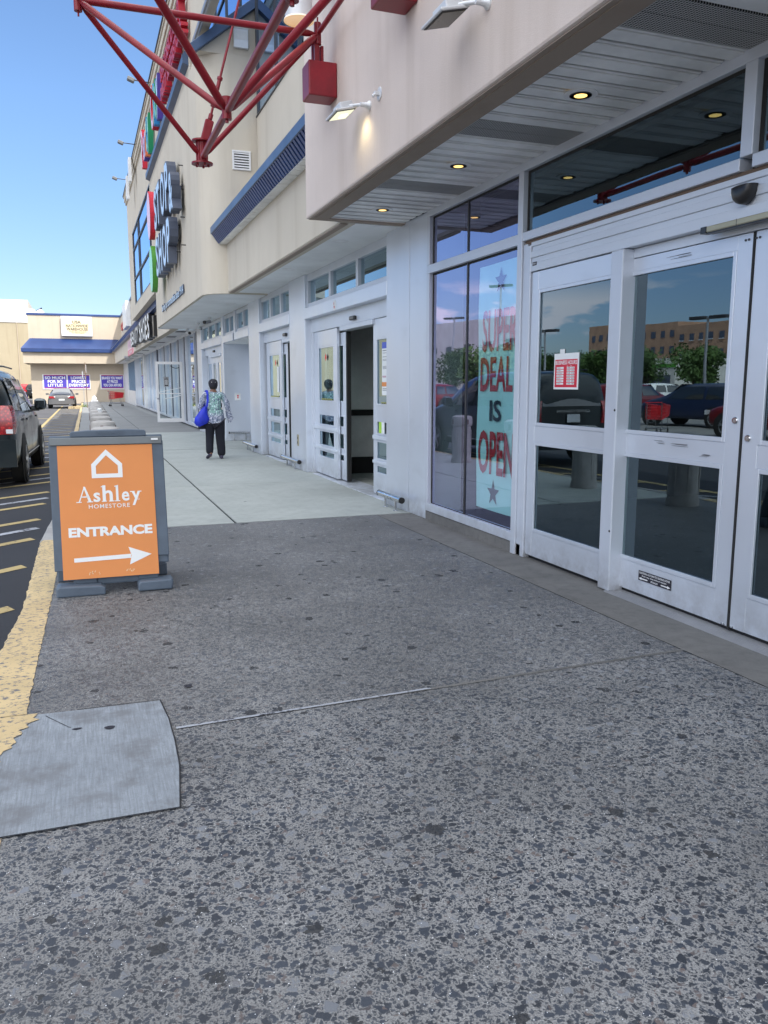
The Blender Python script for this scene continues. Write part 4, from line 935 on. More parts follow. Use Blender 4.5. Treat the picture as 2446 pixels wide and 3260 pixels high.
# cameras under the tower soffit
def camera_unit(x, y, label, a=0, dome=False):
    t = thing('security_camera', label, 'security camera', (x, y, 3.267), a, 'security cameras under the tower soffit')
    m = MB(); m.cyl((0, 0, 0), (0, 0, -.04), .05, n=18); m.cyl((0, 0, -.04), (0, 0, -.09), .02, n=12); m.build('mount', 'white_metal', t, smooth=True)
    m = MB(); m.cyl((0, .02, -.11), (-.02, -.16, -.14), .042, n=18); m.build('body', 'white_metal' if dome else 'grey_metal', t, smooth=True)
    m = MB(); m.cyl((-.02, -.16, -.14), (-.026, -.20, -.147), .046, n=18); m.build('lens', 'black_plastic', t, smooth=True)
camera_unit(3.30, 22.2, 'nearest black camera under the tower soffit', R(-50)); camera_unit(3.28, 24.3, 'white camera in the middle of three under the tower soffit', R(160), True); camera_unit(3.30, 27.0, 'farthest camera of three near the end of the tower soffit', R(20), True)
GD2 = 'round unlit downlights under the supermarket soffit'
for y, lb in ((10.2, 'nearest the slatted canopy'), (12.9, 'over the wide open door'), (15.5, 'just before the tower soffit'), (18.3, 'first under the rounded tower'), (20.9, 'in the middle of the tower soffit, by the cameras'), (23.8, 'at the far part of the tower soffit')):
    downlight(3.2, y, 3.306 if y < 16.4 else 3.267, False, 'round white unlit downlight ' + lb, GD2, .11)
flat('lamp_grey', (.14, .145, .15), .5)

# ================================================================== TOWER SIGNS
t = thing('channel_letter_sign', 'large dark channel letters STOP & SHOP with pale faces, red and green ovals, on the tower', 'store sign', (0, 0, 0))
def letter(par, ch, yl, w, z0, h, x1=2.10, th=.20, side='slate', face='pale_blue_face', bold=.05):
    geo = text_geo(ch, bold)
    m = MB(); put_text(m, ch, (x1 + th, yl, z0), WU, WV, w, h, t=th, geo=geo); l = m.build('letter', side, par)
    geo2 = text_geo(ch, bold - .028)
    m = MB(); k = .035 * h / 1.05; put_text(m, ch, (x1 - .004, yl - k, z0 + k), WU, WV, w - 2 * k, h - 2 * k, geo=geo2); m.build('letter_face', face, l)
    return l
for ch, yl, w in (('S', 23.50, .78), ('T', 22.72, .86), ('O', 21.62, .95), ('P', 20.50, .72)): letter(t, ch, yl, w, 5.56, 1.03)
letter(t, '&', 19.74, .80, 5.32, .88)
for ch, yl, w in (('S', 23.50, .78), ('H', 22.60, .80), ('O', 21.62, .95), ('P', 20.55, .72)): letter(t, ch, yl, w, 4.35, 1.03)
def oval(par, yc, zc, a, b, side, face, name):
    m = MB(); pts = [(a * cos(i * 2 * pi / 36), b * sin(i * 2 * pi / 36)) for i in range(36)]
    m.poly(pts, (2.16, yc, zc), WU, WV, None, .14); l = m.build(name, side, par)
    m = MB(); m.poly([(p[0] * .96, p[1] * .96) for p in pts], (2.016, yc, zc), WU, WV); m.build('oval_face', face, l)
oval(t, 24.28, 6.15, .52, .64, 'sign_red', 'pink_face', 'oval'); oval(t, 24.22, 4.70, .52, .63, 'green', 'green_face', 'oval')
m = MB()
for y in (19.2, 20.2, 21.1, 22.3, 23.2):
    for z in (4.6, 5.2, 5.8, 6.3): m.cyl((2.28, y, z), (2.385, y, z), .012, n=6)
m.box((2.33, 19.0, 5.84), (2.35, 23.6, 5.88)); m.box((2.33, 20.0, 4.84), (2.35, 23.6, 4.88)); m.build('sign_mount', 'dark_metal', t)
t = thing('slogan_letters', 'small white and blue letters reading Serving our communities since 1914 low on the tower', 'store sign', (0, 0, 0))
m = MB(); put_text(m, 'Serving our communities since 1914', (2.372, 25.0, 3.535), WU, WV, 5.3, .27, t=.03, bold=.02); m.build('lettering', 'slate', t)
m = MB(); put_text(m, 'Serving our communities since 1914', (2.337, 25.0, 3.540), WU, WV, 5.3, .26, bold=.012); m.build('letter_face', 'pale_blue_face', t)
t = thing('channel_letter_sign', 'tall multicoloured channel letters Party City on the upper wall', 'store sign', (0, 0, 0))
for ch, yl, w, z0, h, sd, fc in (('P', 28.3, .62, 8.34, 1.12, 'sign_red', 'pink_face'), ('a', 27.62, .50, 8.38, .72, 'purple', 'pink_face'), ('r', 27.02, .40, 8.40, .72, 'orange', 'pink_face'), ('t', 26.52, .42, 8.36, .98, 'azure', 'green_face'), ('y', 26.02, .60, 8.22, 1.0, 'teal_green', 'green_face'),
                              ('C', 24.60, .66, 8.40, 1.14, 'sign_red', 'pink_face'), ('i', 23.86, .22, 8.40, 1.05, 'azure', 'green_face'), ('t', 23.54, .45, 8.42, 1.0, 'teal_green', 'green_face'), ('y', 22.98, .62, 8.28, .98, 'purple', 'pale_blue_face')):
    letter(t, ch, yl, w, z0, h, x1=2.22, th=.15, side=sd, face=fc)
t = thing('channel_letter_sign', 'two rows of small red channel letters THE DISCOUNT PARTY SUPERSTORE high on the upper wall', 'store sign', (0, 0, 0))
m = MB(); put_text(m, 'THE DISCOUNT', (2.36, 21.8, 8.78), WU, WV, 4.2, .34, t=.14, bold=.03); put_text(m, 'PARTY SUPERSTORE', (2.36, 21.8, 8.34), WU, WV, 4.4, .34, t=.14, bold=.03); m.build('letter_row', 'red_letter', t)
def arm_light(y, label):
    t = thing('sign_light', label, 'sign light', (2.26, y, 9.88), 0, 'small sign lights on arms along the upper parapet')
    m = MB(); m.cyl((0, 0, 0), (-.42, 0, .02), .016, n=10); m.build('arm', 'dark_metal', t, smooth=True)
    m = MB(); m.obox((-.50, 0, .02), (.20, .16, .11), Matrix.Rotation(R(20), 3, 'Y')); m.build('head', 'lamp_grey', t, bevel=.02)
arm_light(36.6, 'farthest of the small sign lights at the left end of the parapet'); arm_light(31.3, 'sign light on an arm above the letter P of the coloured sign'); arm_light(25.0, 'sign light on the parapet nearest the red frame')
t = thing('rooftop_panel', 'pale panels jutting past the parapet above the gridded window', 'rooftop panel', (2.24, 33.6, 9.2))
m = MB(); m.box((-.12, -.3, -.1), (-.02, .2, .75)); m.build('panel', 'white_paint', t); m = MB(); m.box((-.16, .9, -.5), (-.06, 1.3, .35)); m.build('panel', 'white_paint', t)

# ================================================================== STRIP OF SMALL STORES
S = thing('strip_store', 'row of small stores with tan fascia, narrow blue mansard and mullioned glass fronts', 'store building', (0, 0, 0))
m = MB(); m.box((2.83, 27.25, 3.26), (3.05, 73.85, 4.28)); m.build('fascia', 'stucco_tan', S, bevel=.01)
m = MB(); P = [(2.62, 4.24), (2.62, 4.50), (3.5, 5.25), (3.5, 5.1), (2.9, 4.24)]; m.prism(P, 27.25, 73.7); y = 27.4
while y < 73: m.box((2.608, y, 4.25), (2.6195, y + .05, 4.49)); y += .3
m.build('mansard', 'blue_metal', S)
m = MB(); m.box((2.60, 27.25, 4.50), (2.66, 73.6, 4.53)); m.build('mansard_edge', 'grey_metal', S)
m = MB(); m.box((3.5, 40.3, 4.9), (3.9, 75.0, 7.22)); m.build('upper_wall', 'stucco_tan', S)
m = MB(); m.box((3.44, 40.3, 7.22), (3.95, 75.0, 7.36)); m.build('parapet_cap', 'blue_coping', S)
m = MB(); m.box((2.95, 28.01, 3.28), (4.3, 75, 3.30)); m.build('soffit', 'soffit_metal', S)
for i, y in enumerate((28.7, 31.9, 36.2, 40.7, 45.0, 49.5, 54, 58.4, 63)):
    m = MB(); m.box((3.12, y - .3, 3.268), (3.45, y + .3, 3.2795)); m.build('soffit_vent', 'dark_metal', S)
GF = 3.62
w = MB(); w.add([(GF + .06, 27.0, .12), (GF + .06, 27.0, 3.25), (GF + .06, 60, 3.25), (GF + .06, 60, .12)], [(0, 1, 2, 3)]); w.build('window', 'glass_far', S)
w = MB()
for y in (27.9, 30.25, 31.2, 32.2, 33.1, 34.9, 35.9, 37.9, 39.4, 41.1, 43.7, 46.0, 48.4, 52.2, 56.2, 57.9, 58.8, 59.9): w.box((GF - .03, y - .05, .12), (GF + .058, y + .05, 3.24))
w.box((GF - .02, 26.96, .06), (GF + .10, 60, .16)); w.box((GF - .02, 26.96, 3.19), (GF + .10, 60, 3.28)); w.build('window_frame', 'aluminium', S)
for y in (27.2, 30.55, 32.5, 35.3, 38.2, 42): w = MB(); w.box((GF - .04, y - .09, .16), (GF + .055, y + .09, 3.20)); w.build('dark_mullion', 'slate', S)
m = MB(); m.box((GF - .15, 48.9, 0), (GF + .2, 51.5, 3.28)) if False else m.box((GF - .10, 50.2, .1), (GF + .16, 50.55, 3.28)); m.build('column', 'white_metal', S, bevel=.01)
m = MB(); m.box((GF - .06, 60, .0), (GF + .1, 68.6, 1.05)); m.box((GF - .08, 68.6, 0), (GF + .1, 75, 3.28)); m.box((GF - .06, 60, 3.15), (GF + .1, 68.6, 3.28)); m.build('white_panel', 'white_metal', S)
m = MB(); m.box((GF, 60.05, 1.05), (GF + .02, 68.55, 3.15)); m.build('blinds', 'slate', S)
m = MB()
for i in range(14): m.box((GF - .02, 60.3 + i * .6, 1.06), (GF - .0005, 60.55 + i * .6, 3.14))
m.build('blind_slat', 'azure_grey', S) if 'azure_grey' in MT else (flat('azure_grey', (.16, .25, .36), .6), m.build('blind_slat', 'azure_grey', S))
m = MB(); m.box((GF + .9, 27.2, 0), (GF + 1, 60, 3.25)); m.box((3.9, 75, 0), (4.0, 76, 3)) ; m.build('interior_shell', 'interior_dark', S)
m = MB(); m.box((3.7, 27.2, -.02), (4.6, 60, .0)); m.build('shop_floor', 'interior_dark', S)
# open glass door standing across the walk
t = thing('open_glass_door', 'white framed glass door propped open across the walk with a crash bar', 'door', (3.60, 31.4, 0))
m = MB(); wdt = .98
m.box((-wdt, -.025, .10), (-wdt + .09, .025, 2.34)); m.box((-.10, -.025, .10), (0, .025, 2.34)); m.box((-wdt + .09, -.025, 2.24), (-.10, .025, 2.34)); m.box((-wdt + .09, -.025, .10), (-.10, .025, .24)); m.build('frame', 'white_paint', t, bevel=.004)
m = MB(); m.add([(-wdt + .09, 0, .24), (-.10, 0, .24), (-.10, 0, 2.24), (-wdt + .09, 0, 2.24)], [(0, 1, 2, 3)]); m.build('glass', 'glass_clear', t)
m = MB(); m.tube([(-wdt + .1, -.06, 1.16), (-.1, -.06, 1.16)], .018); m.tube([(-wdt + .1, -.05, 1.16)] + [(-wdt + .1 + .78 * i / 8, -.08 - .02 * sin(i * pi / 8), 1.22 + .16 * (i / 8)) for i in range(9)], .010); m.tube([(-wdt + .3 + .58 * i / 8, -.09, .98 + .12 * (i / 8) ** 1.5) for i in range(9)], .014); m.build('crash_bar', 'white_paint', t, smooth=True)
m = MB(); m.tube([(-.45 + .33 * i / 8, -.04, 2.19 - .09 * sin(i * pi / 8 * .8)) for i in range(9)], .012); m.build('closer_arm', 'black_rubber', t)
m = MB(); m.box((-.70, -.012, 1.42), (-.52, -.006, 1.78)); m.build('hours_card', 'cap_black', t)
m = MB(); m.box((-.69, -.016, 1.43), (-.53, -.0125, 1.44)); m.box((-.69, -.016, 1.76), (-.53, -.0125, 1.77)); m.box((-.69, -.016, 1.44), (-.68, -.0125, 1.76)); m.box((-.54, -.016, 1.44), (-.53, -.0125, 1.76))
for i in range(8): m.box((-.66, -.016, 1.49 + i * .025), (-.56, -.0125, 1.502 + i * .025))
put_text(m, 'STORE HOURS', (-.67, -.0165, 1.715), FU, FV, .12, .025, bold=.02); m.build('card_lettering', 'paper_white', t)
m = MB(); m.lathe([(.03, 0), (.03, -.02), (0, -.021)], (-wdt + .04, -.03, .98), 14, 'y'); m.build('lock', 'steel', t)
# signs on the strip fascia
t = thing('channel_letter_sign', 'bulky black channel letters with white faces crowding the strip fascia', 'store sign', (0, 0, 0))
for ch, yl, w, z0, h in (('B', 45.6, .9, 3.45, .75), ('E', 44.5, .8, 3.5, .7), ('A', 43.5, .9, 3.5, .7), ('U', 42.4, .9, 3.45, .75), ('T', 41.3, .8, 3.45, .75), ('Y', 40.3, .8, 3.45, .75), ('S', 39.0, 1.0, 3.35, .95), ('H', 37.8, 1.0, 3.35, .95), ('O', 36.6, 1.05, 3.35, .95), ('E', 35.3, .9, 3.28, 1.0), ('S', 34.2, 1.0, 3.28, 1.0)):
    letter(t, ch, yl, w, z0, h, x1=2.60, th=.21, side='black_plastic', face='paper_white', bold=.045)
m = MB(); m.box((2.70, 32.4, 3.32), (2.828, 33.1, 4.1)); m.build('backing', 'black_plastic', t)
t = thing('fascia_banner', 'faded pink and white printed sign on the strip fascia left of the black letters', 'store sign', (0, 0, 0))
m = MB(); m.box((2.80, 47.2, 3.20), (2.829, 52.6, 4.10)); m.build('board', 'pink_sign', t)
m = MB(); m.box((2.79, 47.2, 3.20), (2.7995, 52.6, 3.52)); m.build('lower_band', 'pink_red', t)
m = MB(); put_text(m, 'NAILS', (2.795, 52.2, 3.60), WU, WV, 4.5, .42, bold=.03); m.build('lettering', 'mauve', t)
m = MB(); put_text(m, 'OPEN', (2.785, 51.6, 3.27), WU, WV, 3.4, .18, bold=.03); m.build('lower_lettering', 'pink_sign', t)
m = MB(); m.obox((2.72, 53.0, 3.16), (.25, .9, .05), Matrix.Rotation(R(8), 3, 'X')); m.build('drip_tray', 'grey_metal', t)
t = thing('channel_letter_sign', 'dark red block letters on the upper wall near the inner corner', 'store sign', (0, 0, 0))
m = MB(); put_text(m, 'STORE', (3.499, 72.4, 5.92), WU, WV, 6.9, .58, t=.12, bold=.05); m.build('lettering', 'red_letter', t)
t = thing('sign_cabinet', 'tall blank white sign cabinet on the upper wall beside the dark red letters', 'sign cabinet', (3.15, 59.8, 5.5))
m = MB(); m.box((0, 0, 0), (.35, 4.4, 1.72)); m.build('cabinet', 'white_metal', t, bevel=.02)

# ================================================================== END STORE
EY = 75.0
B = thing('warehouse_store', 'sunlit beige end store with sloping blue metal awning and purple window posters', 'store building', (0, 0, 0))
m = MB(); m.box((-3.93, EY, -.15), (3.60, EY + 14, 7.26)); m.build('front_wall', 'stucco_far', B)
m = MB(); m.box((-4.0, EY - .06, 7.26), (3.7, EY + 14, 7.42)); m.build('parapet_cap', 'blue_roof', B)
m = MB(); m.box((-4.38, 73.85, 3.25), (2.829, 74.1, 4.14)); m.box((-4.38, 74.1, 3.25), (-4.2, 80, 4.14)); m.box((-4.2, 74.1, 3.27), (2.829, EY, 3.30)); m.build('fascia', 'stucco_far', B)
m = MB(); m.box((-4.50, 73.60, 4.18), (2.62, 73.64, 4.44)); m.box((-4.50, 73.64, 4.18), (-4.46, 80, 4.44)); m.box((-4.46, 73.64, 4.16), (2.62, 74.2, 4.18)); m.build('awning_edge', 'blue_roof', B)
m = MB(); m.add([(-4.52, 73.58, 4.44), (2.62, 73.58, 4.44), (3.5, EY - .002, 5.34), (-3.85, EY - .002, 5.34)], [(0, 1, 2, 3)]); m.add([(-4.52, 73.58, 4.44), (-3.85, EY, 5.34), (-3.85, 80, 5.34), (-4.52, 80, 4.44)], [(0, 1, 2, 3)])
x = -4.3
while x < 2.6:
    t0 = (x + 4.52) / (2.62 + 4.52); xt = -3.85 + t0 * (3.5 + 3.85); m.add([(x, 73.58, 4.455), (x + .04, 73.58, 4.455), (xt + .04, EY - .005, 5.36), (xt, EY - .005, 5.36)], [(0, 1, 2, 3)]); x += .16
m.build('awning_roof', 'blue_roof', B)
def poster(x0, x1, z0, z1, lines, cols=1):
    w = MB(); w.box((x0 - .10, EY - .05, z0 - .08), (x1 + .06, EY - .001, z1 + .04)); fr = w.build('window', 'white_paint', B)
    w = MB(); w.box((x0, EY - .056, z0), (x1, EY - .0505, z1)); w.build('poster', 'banner_blue', fr)
    w = MB(); n = int((x1 - x0) / .25)
    w.box((x0, EY - .0572, z1 - .07), (x1, EY - .0565, z1)); w.box((x0, EY - .0572, z0), (x1, EY - .0565, z0 + .07)); w.build('poster_border', 'banner_trim', fr)
    w = MB(); k = len(lines); hh = (z1 - z0 - .22) / k
    for i, (tx, fr_) in enumerate(lines):
        ww = (x1 - x0) * fr_; put_text(w, tx, ((x0 + x1) / 2 - ww / 2, EY - .058, z1 - .11 - (i + 1) * hh + hh * .13), FU, FV, ww, hh * .80, bold=.03)
    w.build('poster_lettering', 'paper_white', fr)
poster(-2.96, -1.18, 1.17, 2.31, [('SO MUCH', .9), ('FOR SO', .66), ('LITTLE!', .66)]); poster(-1.05, .70, 1.17, 2.31, [('LOWEST', .72), ('PRICES', .66), ('EVERYDAY', .92)]); poster(1.66, 3.47, 1.17, 2.31, [('BRANDS YOU WANT', .94), ('AT PRICES', .5), ('YOU CAN AFFORD', .84)])
t = thing('sign_board', 'cream framed board reading USA NATIONWIDE WAREHOUSE above the blue awning of the end store', 'store sign', (0, EY, 0))
m = MB(); m.box((-1.32, -.32, 5.56), (1.14, -.001, 7.18)); m.build('cabinet', 'white_paint', t, bevel=.02)
m = MB(); m.box((-1.14, -.33, 5.72), (.97, -.3205, 6.95)); m.build('board', 'sign_cream', t)
m = MB()
for tx, x0, x1, z0 in (('USA', -.42, .26, 6.60), ('NATIONWIDE', -.94, .80, 6.29), ('WAREHOUSE', -.90, .80, 6.01)): put_text(m, tx, (x0, -.335, z0), FU, FV, x1 - x0, .25, bold=.035)
m.build('lettering', 'sign_ink', t)
m = MB(); put_text(m, 'WHOLESALE PRICES', (-.72, -.335, 5.885), FU, FV, 1.36, .085, bold=.02); put_text(m, 'TO THE PUBLIC', (-.54, -.335, 5.775), FU, FV, 1.02, .085, bold=.02); m.build('red_lettering', 'sticker_red', t)
t = thing('roof_dormer', 'small blue roofed dormer peeking over the parapet of the end store', 'roof dormer', (-3.0, 78, 7.42))
m = MB(); m.prism([(-.30, 0), (.36, 0), (.30, .42), (-.02, .62), (-.30, .42)], 0, 1.4, 'y'); m.build('body', 'white_paint', t)
m = MB(); m.add([(-.34, -.05, .44), (.12, -.05, .72), (.12, 1.4, .72), (-.34, 1.4, .44)], [(0, 1, 2, 3)]); m.add([(.12, -.05, .72), (.42, -.05, 0), (.42, 1.4, 0), (.12, 1.4, .72)], [(0, 1, 2, 3)]); m.build('roof', 'blue_roof', t)
# buildings beyond
t = thing('tan_building', 'plain tan windowless building behind the end store with a white parapet', 'building', (0, 0, 0))
m = MB(); m.box((-40, 110, -.15), (-4.6, 140, 9.0)); m.build('wall', 'stucco_ochre', t)
m = MB(); m.box((-40, 109.9, 9.0), (-4.5, 140, 9.3)); m.build('parapet_cap', 'white_paint', t)
m = MB()
for x in (-7.0, -5.1): m.box((x, 109.86, 0), (x + .06, 109.999, 9)) ; 
m.build('downpipe', 'stucco_far', t)
m = MB(); m.box((-8.6, 112, 9.3), (-5.3, 116, 10.85)); m.prism([(-5.3, 9.3), (-4.3, 9.3), (-5.0, 10.8), (-5.3, 10.85)], 112, 116); m.build('penthouse', 'concrete_wall', t)
t = thing('weathered_block', 'weathered grey block rising behind the white rooftop of the tan building', 'building', (0, 0, 0))
m = MB(); m.box((-30, 124, -.15), (-6.3, 135, 13.0)); m.build('wall', 'stucco_tan', t)
t = thing('satellite_dish', 'white satellite dish on the flat roof of the tan building', 'satellite dish', (-7.6, 111, 9.3))
m = MB(); m.lathe([(0.001, .10), (.22, .06), (.42, 0), (.43, .02), (.22, .09), (.001, .13)], (0, 0, .62), 20, 'y'); m.build('dish', 'white_metal', t, smooth=True)
m = MB(); m.cyl((0, .1, 0), (0, .1, .6), .04); m.cyl((-.25, .3, 0), (0, .12, .5), .02); m.build('mast', 'grey_metal', t)
# far buildings on the other side of the lot (seen in the glass)
t = thing('parking_garage', 'long pale concrete building across the parking lot reflected in the show window', 'building', (0, 0, 0))
a0, a1 = Vector((-50, 100, 0)), Vector((-58, 165, 0))
m = MB(); m.add([(-49, 97, -.15), (-51.5, 98, -.15), (-60.5, 175, -.15), (-57, 175, -.15), (-49, 97, 10.8), (-51.5, 98, 10.8), (-60.5, 175, 13.6), (-57, 175, 13.6)], [(0, 1, 2, 3), (4, 5, 6, 7), (0, 1, 5, 4), (1, 2, 6, 5), (2, 3, 7, 6), (3, 0, 4, 7)]); m.build('wall', 'concrete_wall', t)
for i in range(9):
    f_ = (i + .5) / 9; m = MB()
    for z in (3.4, 7.4):
        x = -49 - 8 * f_; y = 97 + 78 * f_; m.obox((x + .02, y, z), (.2, 3.0, .9), Matrix.Rotation(R(5.9), 3, 'Z'))
    m.build('window', 'dark_metal', t)
t = thing('brick_apartments', 'orange brick apartment block with rows of windows reflected in the sliding doors', 'building', (0, 0, 0))
m = MB(); m.box((-104, 96, -.15), (-90, 116, 11.6)); m.box((-106, 118, -.15), (-92, 132, 12.6)); m.box((-92, 100, 11.6), (-99, 106, 13.0)); m.box((-104, 134, -.15), (-90, 142, 12.9)); m.build('wall', 'brick_far', t)
for i in range(8):
    for zz in (3.4, 6.2, 9.0):
        y = 97.6 + i * 2.35; m = MB(); m.box((-89.99, y, zz), (-89.9, y + 1.0, zz + 1.1)); w_ = m.build('window', 'slate', t); m = MB(); m.box((-89.93, y - .05, zz - .12), (-89.8, y + 1.05, zz - .02)); m.build('sill', 'white_paint', w_)
for i in range(5):
    for zz in (4.3, 7.1, 9.9):
        y = 119 + i * 2.6; m = MB(); m.box((-91.99, y, zz), (-91.9, y + 1.1, zz + 1.2)); m.build('window', 'slate', t)
for i in range(3):
    for zz in (4.3, 7.1, 9.9): y = 134.8 + i * 2.4; m = MB(); m.box((-89.99, y, zz), (-89.9, y + 1.1, zz + 1.2)); m.build('window', 'slate', t)
t = thing('low_store', 'low white store with a green band in front of the brick apartments', 'building', (0, 0, 0))
m = MB(); m.box((-80, 92, -.15), (-70, 104, 5.2)); m.build('wall', 'concrete_wall', t)
m = MB(); m.box((-69.99, 92, 3.9), (-69.9, 104, 4.4)); m.build('green_band', 'green', t)
m = MB(); m.box((-69.99, 93, 0), (-69.9, 103, 2.8)); m.build('window', 'slate', t)

# trees
def make_tree(h, rad, seed, loc, label):
    r_ = random.Random(seed); t = thing('broadleaf_tree', label, 'tree', loc, 0, 'green trees across the parking lot')
    m = MB(); th = h * .38; m.cyl((0, 0, 0), (.05, 0, th), .17, .11, 10, cap=False)
    cl = []
    for i in range(16):
        a = r_.uniform(0, 2 * pi); rr_ = rad * r_.uniform(.15, .80); z = h * r_.uniform(.42, .90); c = Vector((rr_ * cos(a), rr_ * sin(a), z)); c.x *= 1.05 - abs(z / h - .6) * .8; c.y *= 1.05 - abs(z / h - .6) * .8
        cl.append((c, rad * r_.uniform(.28, .5))); m.cyl((0, 0, th * .8), c, .06, .02, 6, cap=False)
    m.build('trunk', 'bark', t, smooth=True)
    m = MB()
    for c, cr_ in cl:
        for i in range(230):
            d = Vector((r_.gauss(0, 1), r_.gauss(0, 1), r_.gauss(0, .8))).normalized() * cr_ * r_.uniform(.55, 1.08); p = c + d
            u = Vector((r_.gauss(0, 1), r_.gauss(0, 1), r_.gauss(0, 1))).normalized(); w = u.orthogonal().normalized(); s = r_.uniform(.10, .20)
            m.add([p, p + u * s + w * s * .5, p + u * s * 2, p + u * s - w * s * .5], [(0, 1, 2, 3)])
    m.build('crown', 'leaf', t); return t
tr = make_tree(4.7, 2.5, 1, (-25.5, 57, -.15), 'bushy green tree reflected in front of the long pale building')
dup(tr, (-25.5, 63, -.15), 2, 'second bushy green tree in front of the long pale building'); dup(tr, (-26, 70, -.15), 4, 'third bushy green tree, farthest along the pale building')
dup(tr, (-40, 60.5, -.15), 1, 'green tree between the brick apartments and the parked cars, left in the sliding door'); dup(tr, (-40, 54, -.15), 3, 'green tree beside the low white store with the green band'); dup(tr, (-40, 76, -.15), 5, 'green tree reflected in the fixed door panel left of the hours card'); dup(tr, (-41, 70, -.15), .5, 'green tree reflected in the fixed door panel right of the hours card'); dup(tr, (-42, 47, -.15), 2.2, 'green tree at the right end of the sliding door reflection')
dup(tr, (-40, 65.5, -.15), 5.4, 'green tree hiding the foot of the brick apartments'); dup(tr, (-41, 82, -.15), 3.3, 'green tree farthest along the row across the lot')
# lamp posts
def lamp_post(loc, h, label, rz=0):
    t = thing('parking_lamp', label, 'lamp post', loc, rz, 'tall parking lot lamp posts')
    m = MB(); m.cyl((0, 0, 0), (0, 0, h), .10, .07, 12); m.build('pole', 'grey_metal', t, smooth=True)
    for s in (-1, 1): m = MB(); m.box((s * .12, -.20, h), (s * 1.05, .20, h + .18)); m.build('lamp_head', 'dark_metal', t, bevel=.02)
    m = MB(); m.box((-.12, -.03, h - .02), (.12, .03, h + .10)); m.build('arm', 'grey_metal', t)
    m = MB(); m.lathe([(.26, -.2), (.26, .7), (.001, .71)], (0, 0, 0), 18); m.build('footing', 'concrete_white', t); return t
lamp_post((-25, 52.4, -.15), 5.4, 'lamp post reflected left of the hours card', 1.2); lamp_post((-25, 36.0, -.15), 5.2, 'lamp post reflected in front of the brick apartments', 1.2); lamp_post((-27, 72.5, -.15), 7.9, 'lamp post reflected against the long pale building', 1.0); lamp_post((-24.5, 58.5, -.15), 9.3, 'tallest lamp post, reflected behind the window banner', 1.0)

# ================================================================== A-FRAME SIGN
# local frame: x across, y depth (towards the camera negative), z up
t = thing('a_frame_sign', 'grey plastic A-frame sidewalk sign with orange Ashley Homestore entrance panel', 'sidewalk sign', (.148, 6.06, 0), R(-1.0)); t.scale = (1.055, 1, 1)
lean = R(7.0)
def LP(x, z, d=0.0):    # point on the leaning front panel; d = distance out of it
    return Vector((x, z * math.tan(lean) - d, z))
UX, VZ = Vector((1, 0, 0)), Vector((0, sin(lean), cos(lean))); NN = Vector((0, -cos(lean), sin(lean)))
def lbox(m, x0, x1, s0, s1, d0, d1, wt=1.0):
    """box in panel space, s along the slope, d outwards, wt = taper of the top width"""
    pts = []
    for d in (d0, d1):
        for (x, s) in ((x0, s0), (x1, s0), (x1 * wt, s1), (x0 * wt, s1)): pts.append(UX * x + VZ * s + NN * d)
    m.add(pts, [(0, 1, 2, 3), (4, 7, 6, 5), (0, 4, 5, 1), (1, 5, 6, 2), (2, 6, 7, 3), (3, 7, 4, 0)]); return m
m = MB(); lbox(m, -.375, .375, .19, 1.145, -.03, .0, .985); m.build('front_board', 'grey_plastic', t, bevel=.010, seg=2)
m = MB(); lbox(m, -.378, -.305, .175, 1.10, .0005, .018, .985); m.build('side_rail', 'grey_plastic', t, bevel=.006, seg=2); m = MB(); lbox(m, .290, .378, .245, 1.10, .0005, .018, .985); m.build('side_rail', 'grey_plastic', t, bevel=.006, seg=2)
m = MB(); lbox(m, -.365, .362, 1.075, 1.128, .0185, .034); m.build('clip_bar', 'grey_metal_dull', t) if 'grey_metal_dull' in MT else (flat('grey_metal_dull', (.15, .17, .18), .45, .1), m.build('clip_bar', 'grey_metal_dull', t, bevel=.003))
m = MB(); m.prism([(-.235, 1.125), (.262, 1.125), (.262, 1.160), (.25, 1.170), (.14, 1.176), (-.12, 1.172), (-.225, 1.164), (-.235, 1.155)], .13, .185, 'y'); m.build('carry_handle', 'grey_plastic', t, bevel=.006, seg=2)
m = MB(); put_text(m, 'DURAMAX', (-.07, .1285, 1.142), FU, FV, .18, .022, bold=.02, t=.002); m.build('raised_lettering', 'grey_plastic', t)
m = MB(); m.box((.293, .095, 1.100), (.338, .102, 1.113)); sm_ = m.build('maker_label', 'paper_white', t); sm_.location = (0, -.008, -.002)
# rear board leaning the other way
m = MB(); pts = [(-.37, .50, .10), (.38, .50, .10), (.365, .20, 1.13), (-.365, .20, 1.13), (-.37, .53, .10), (.38, .53, .10), (.365, .23, 1.13), (-.365, .23, 1.13)]
m.add(pts, [(0, 1, 2, 3), (4, 7, 6, 5), (0, 4, 5, 1), (1, 5, 6, 2), (2, 6, 7, 3), (3, 7, 4, 0)]); m.box((.25, .42, 0), (.385, .56, .10)); m.box((-.385, .42, 0), (-.25, .56, .10)); m.build('rear_board', 'grey_plastic', t, bevel=.01)
# feet
for prof, post in (([(-.372, 0), (-.058, 0), (-.056, .055), (-.085, .072), (-.355, .082), (-.375, .065)], (-.262, -.11)), ([(.155, .004), (.385, .004), (.395, .070), (.38, .082), (.175, .078), (.155, .06)], (.165, .30))):
    m = MB(); m.prism(prof, -.075, .07, 'y'); m.build('foot', 'grey_plastic', t, bevel=.012, seg=2)
    m = MB(); m.box((post[0], .022, .07), (post[1], .07, .20)); m.build('foot_post', 'grey_plastic', t, bevel=.008, seg=2)
m = MB(); m.box((-.11, .03, .055), (.17, .065, .125)); m.build('foot_bridge', 'grey_plastic', t, bevel=.01, seg=2)
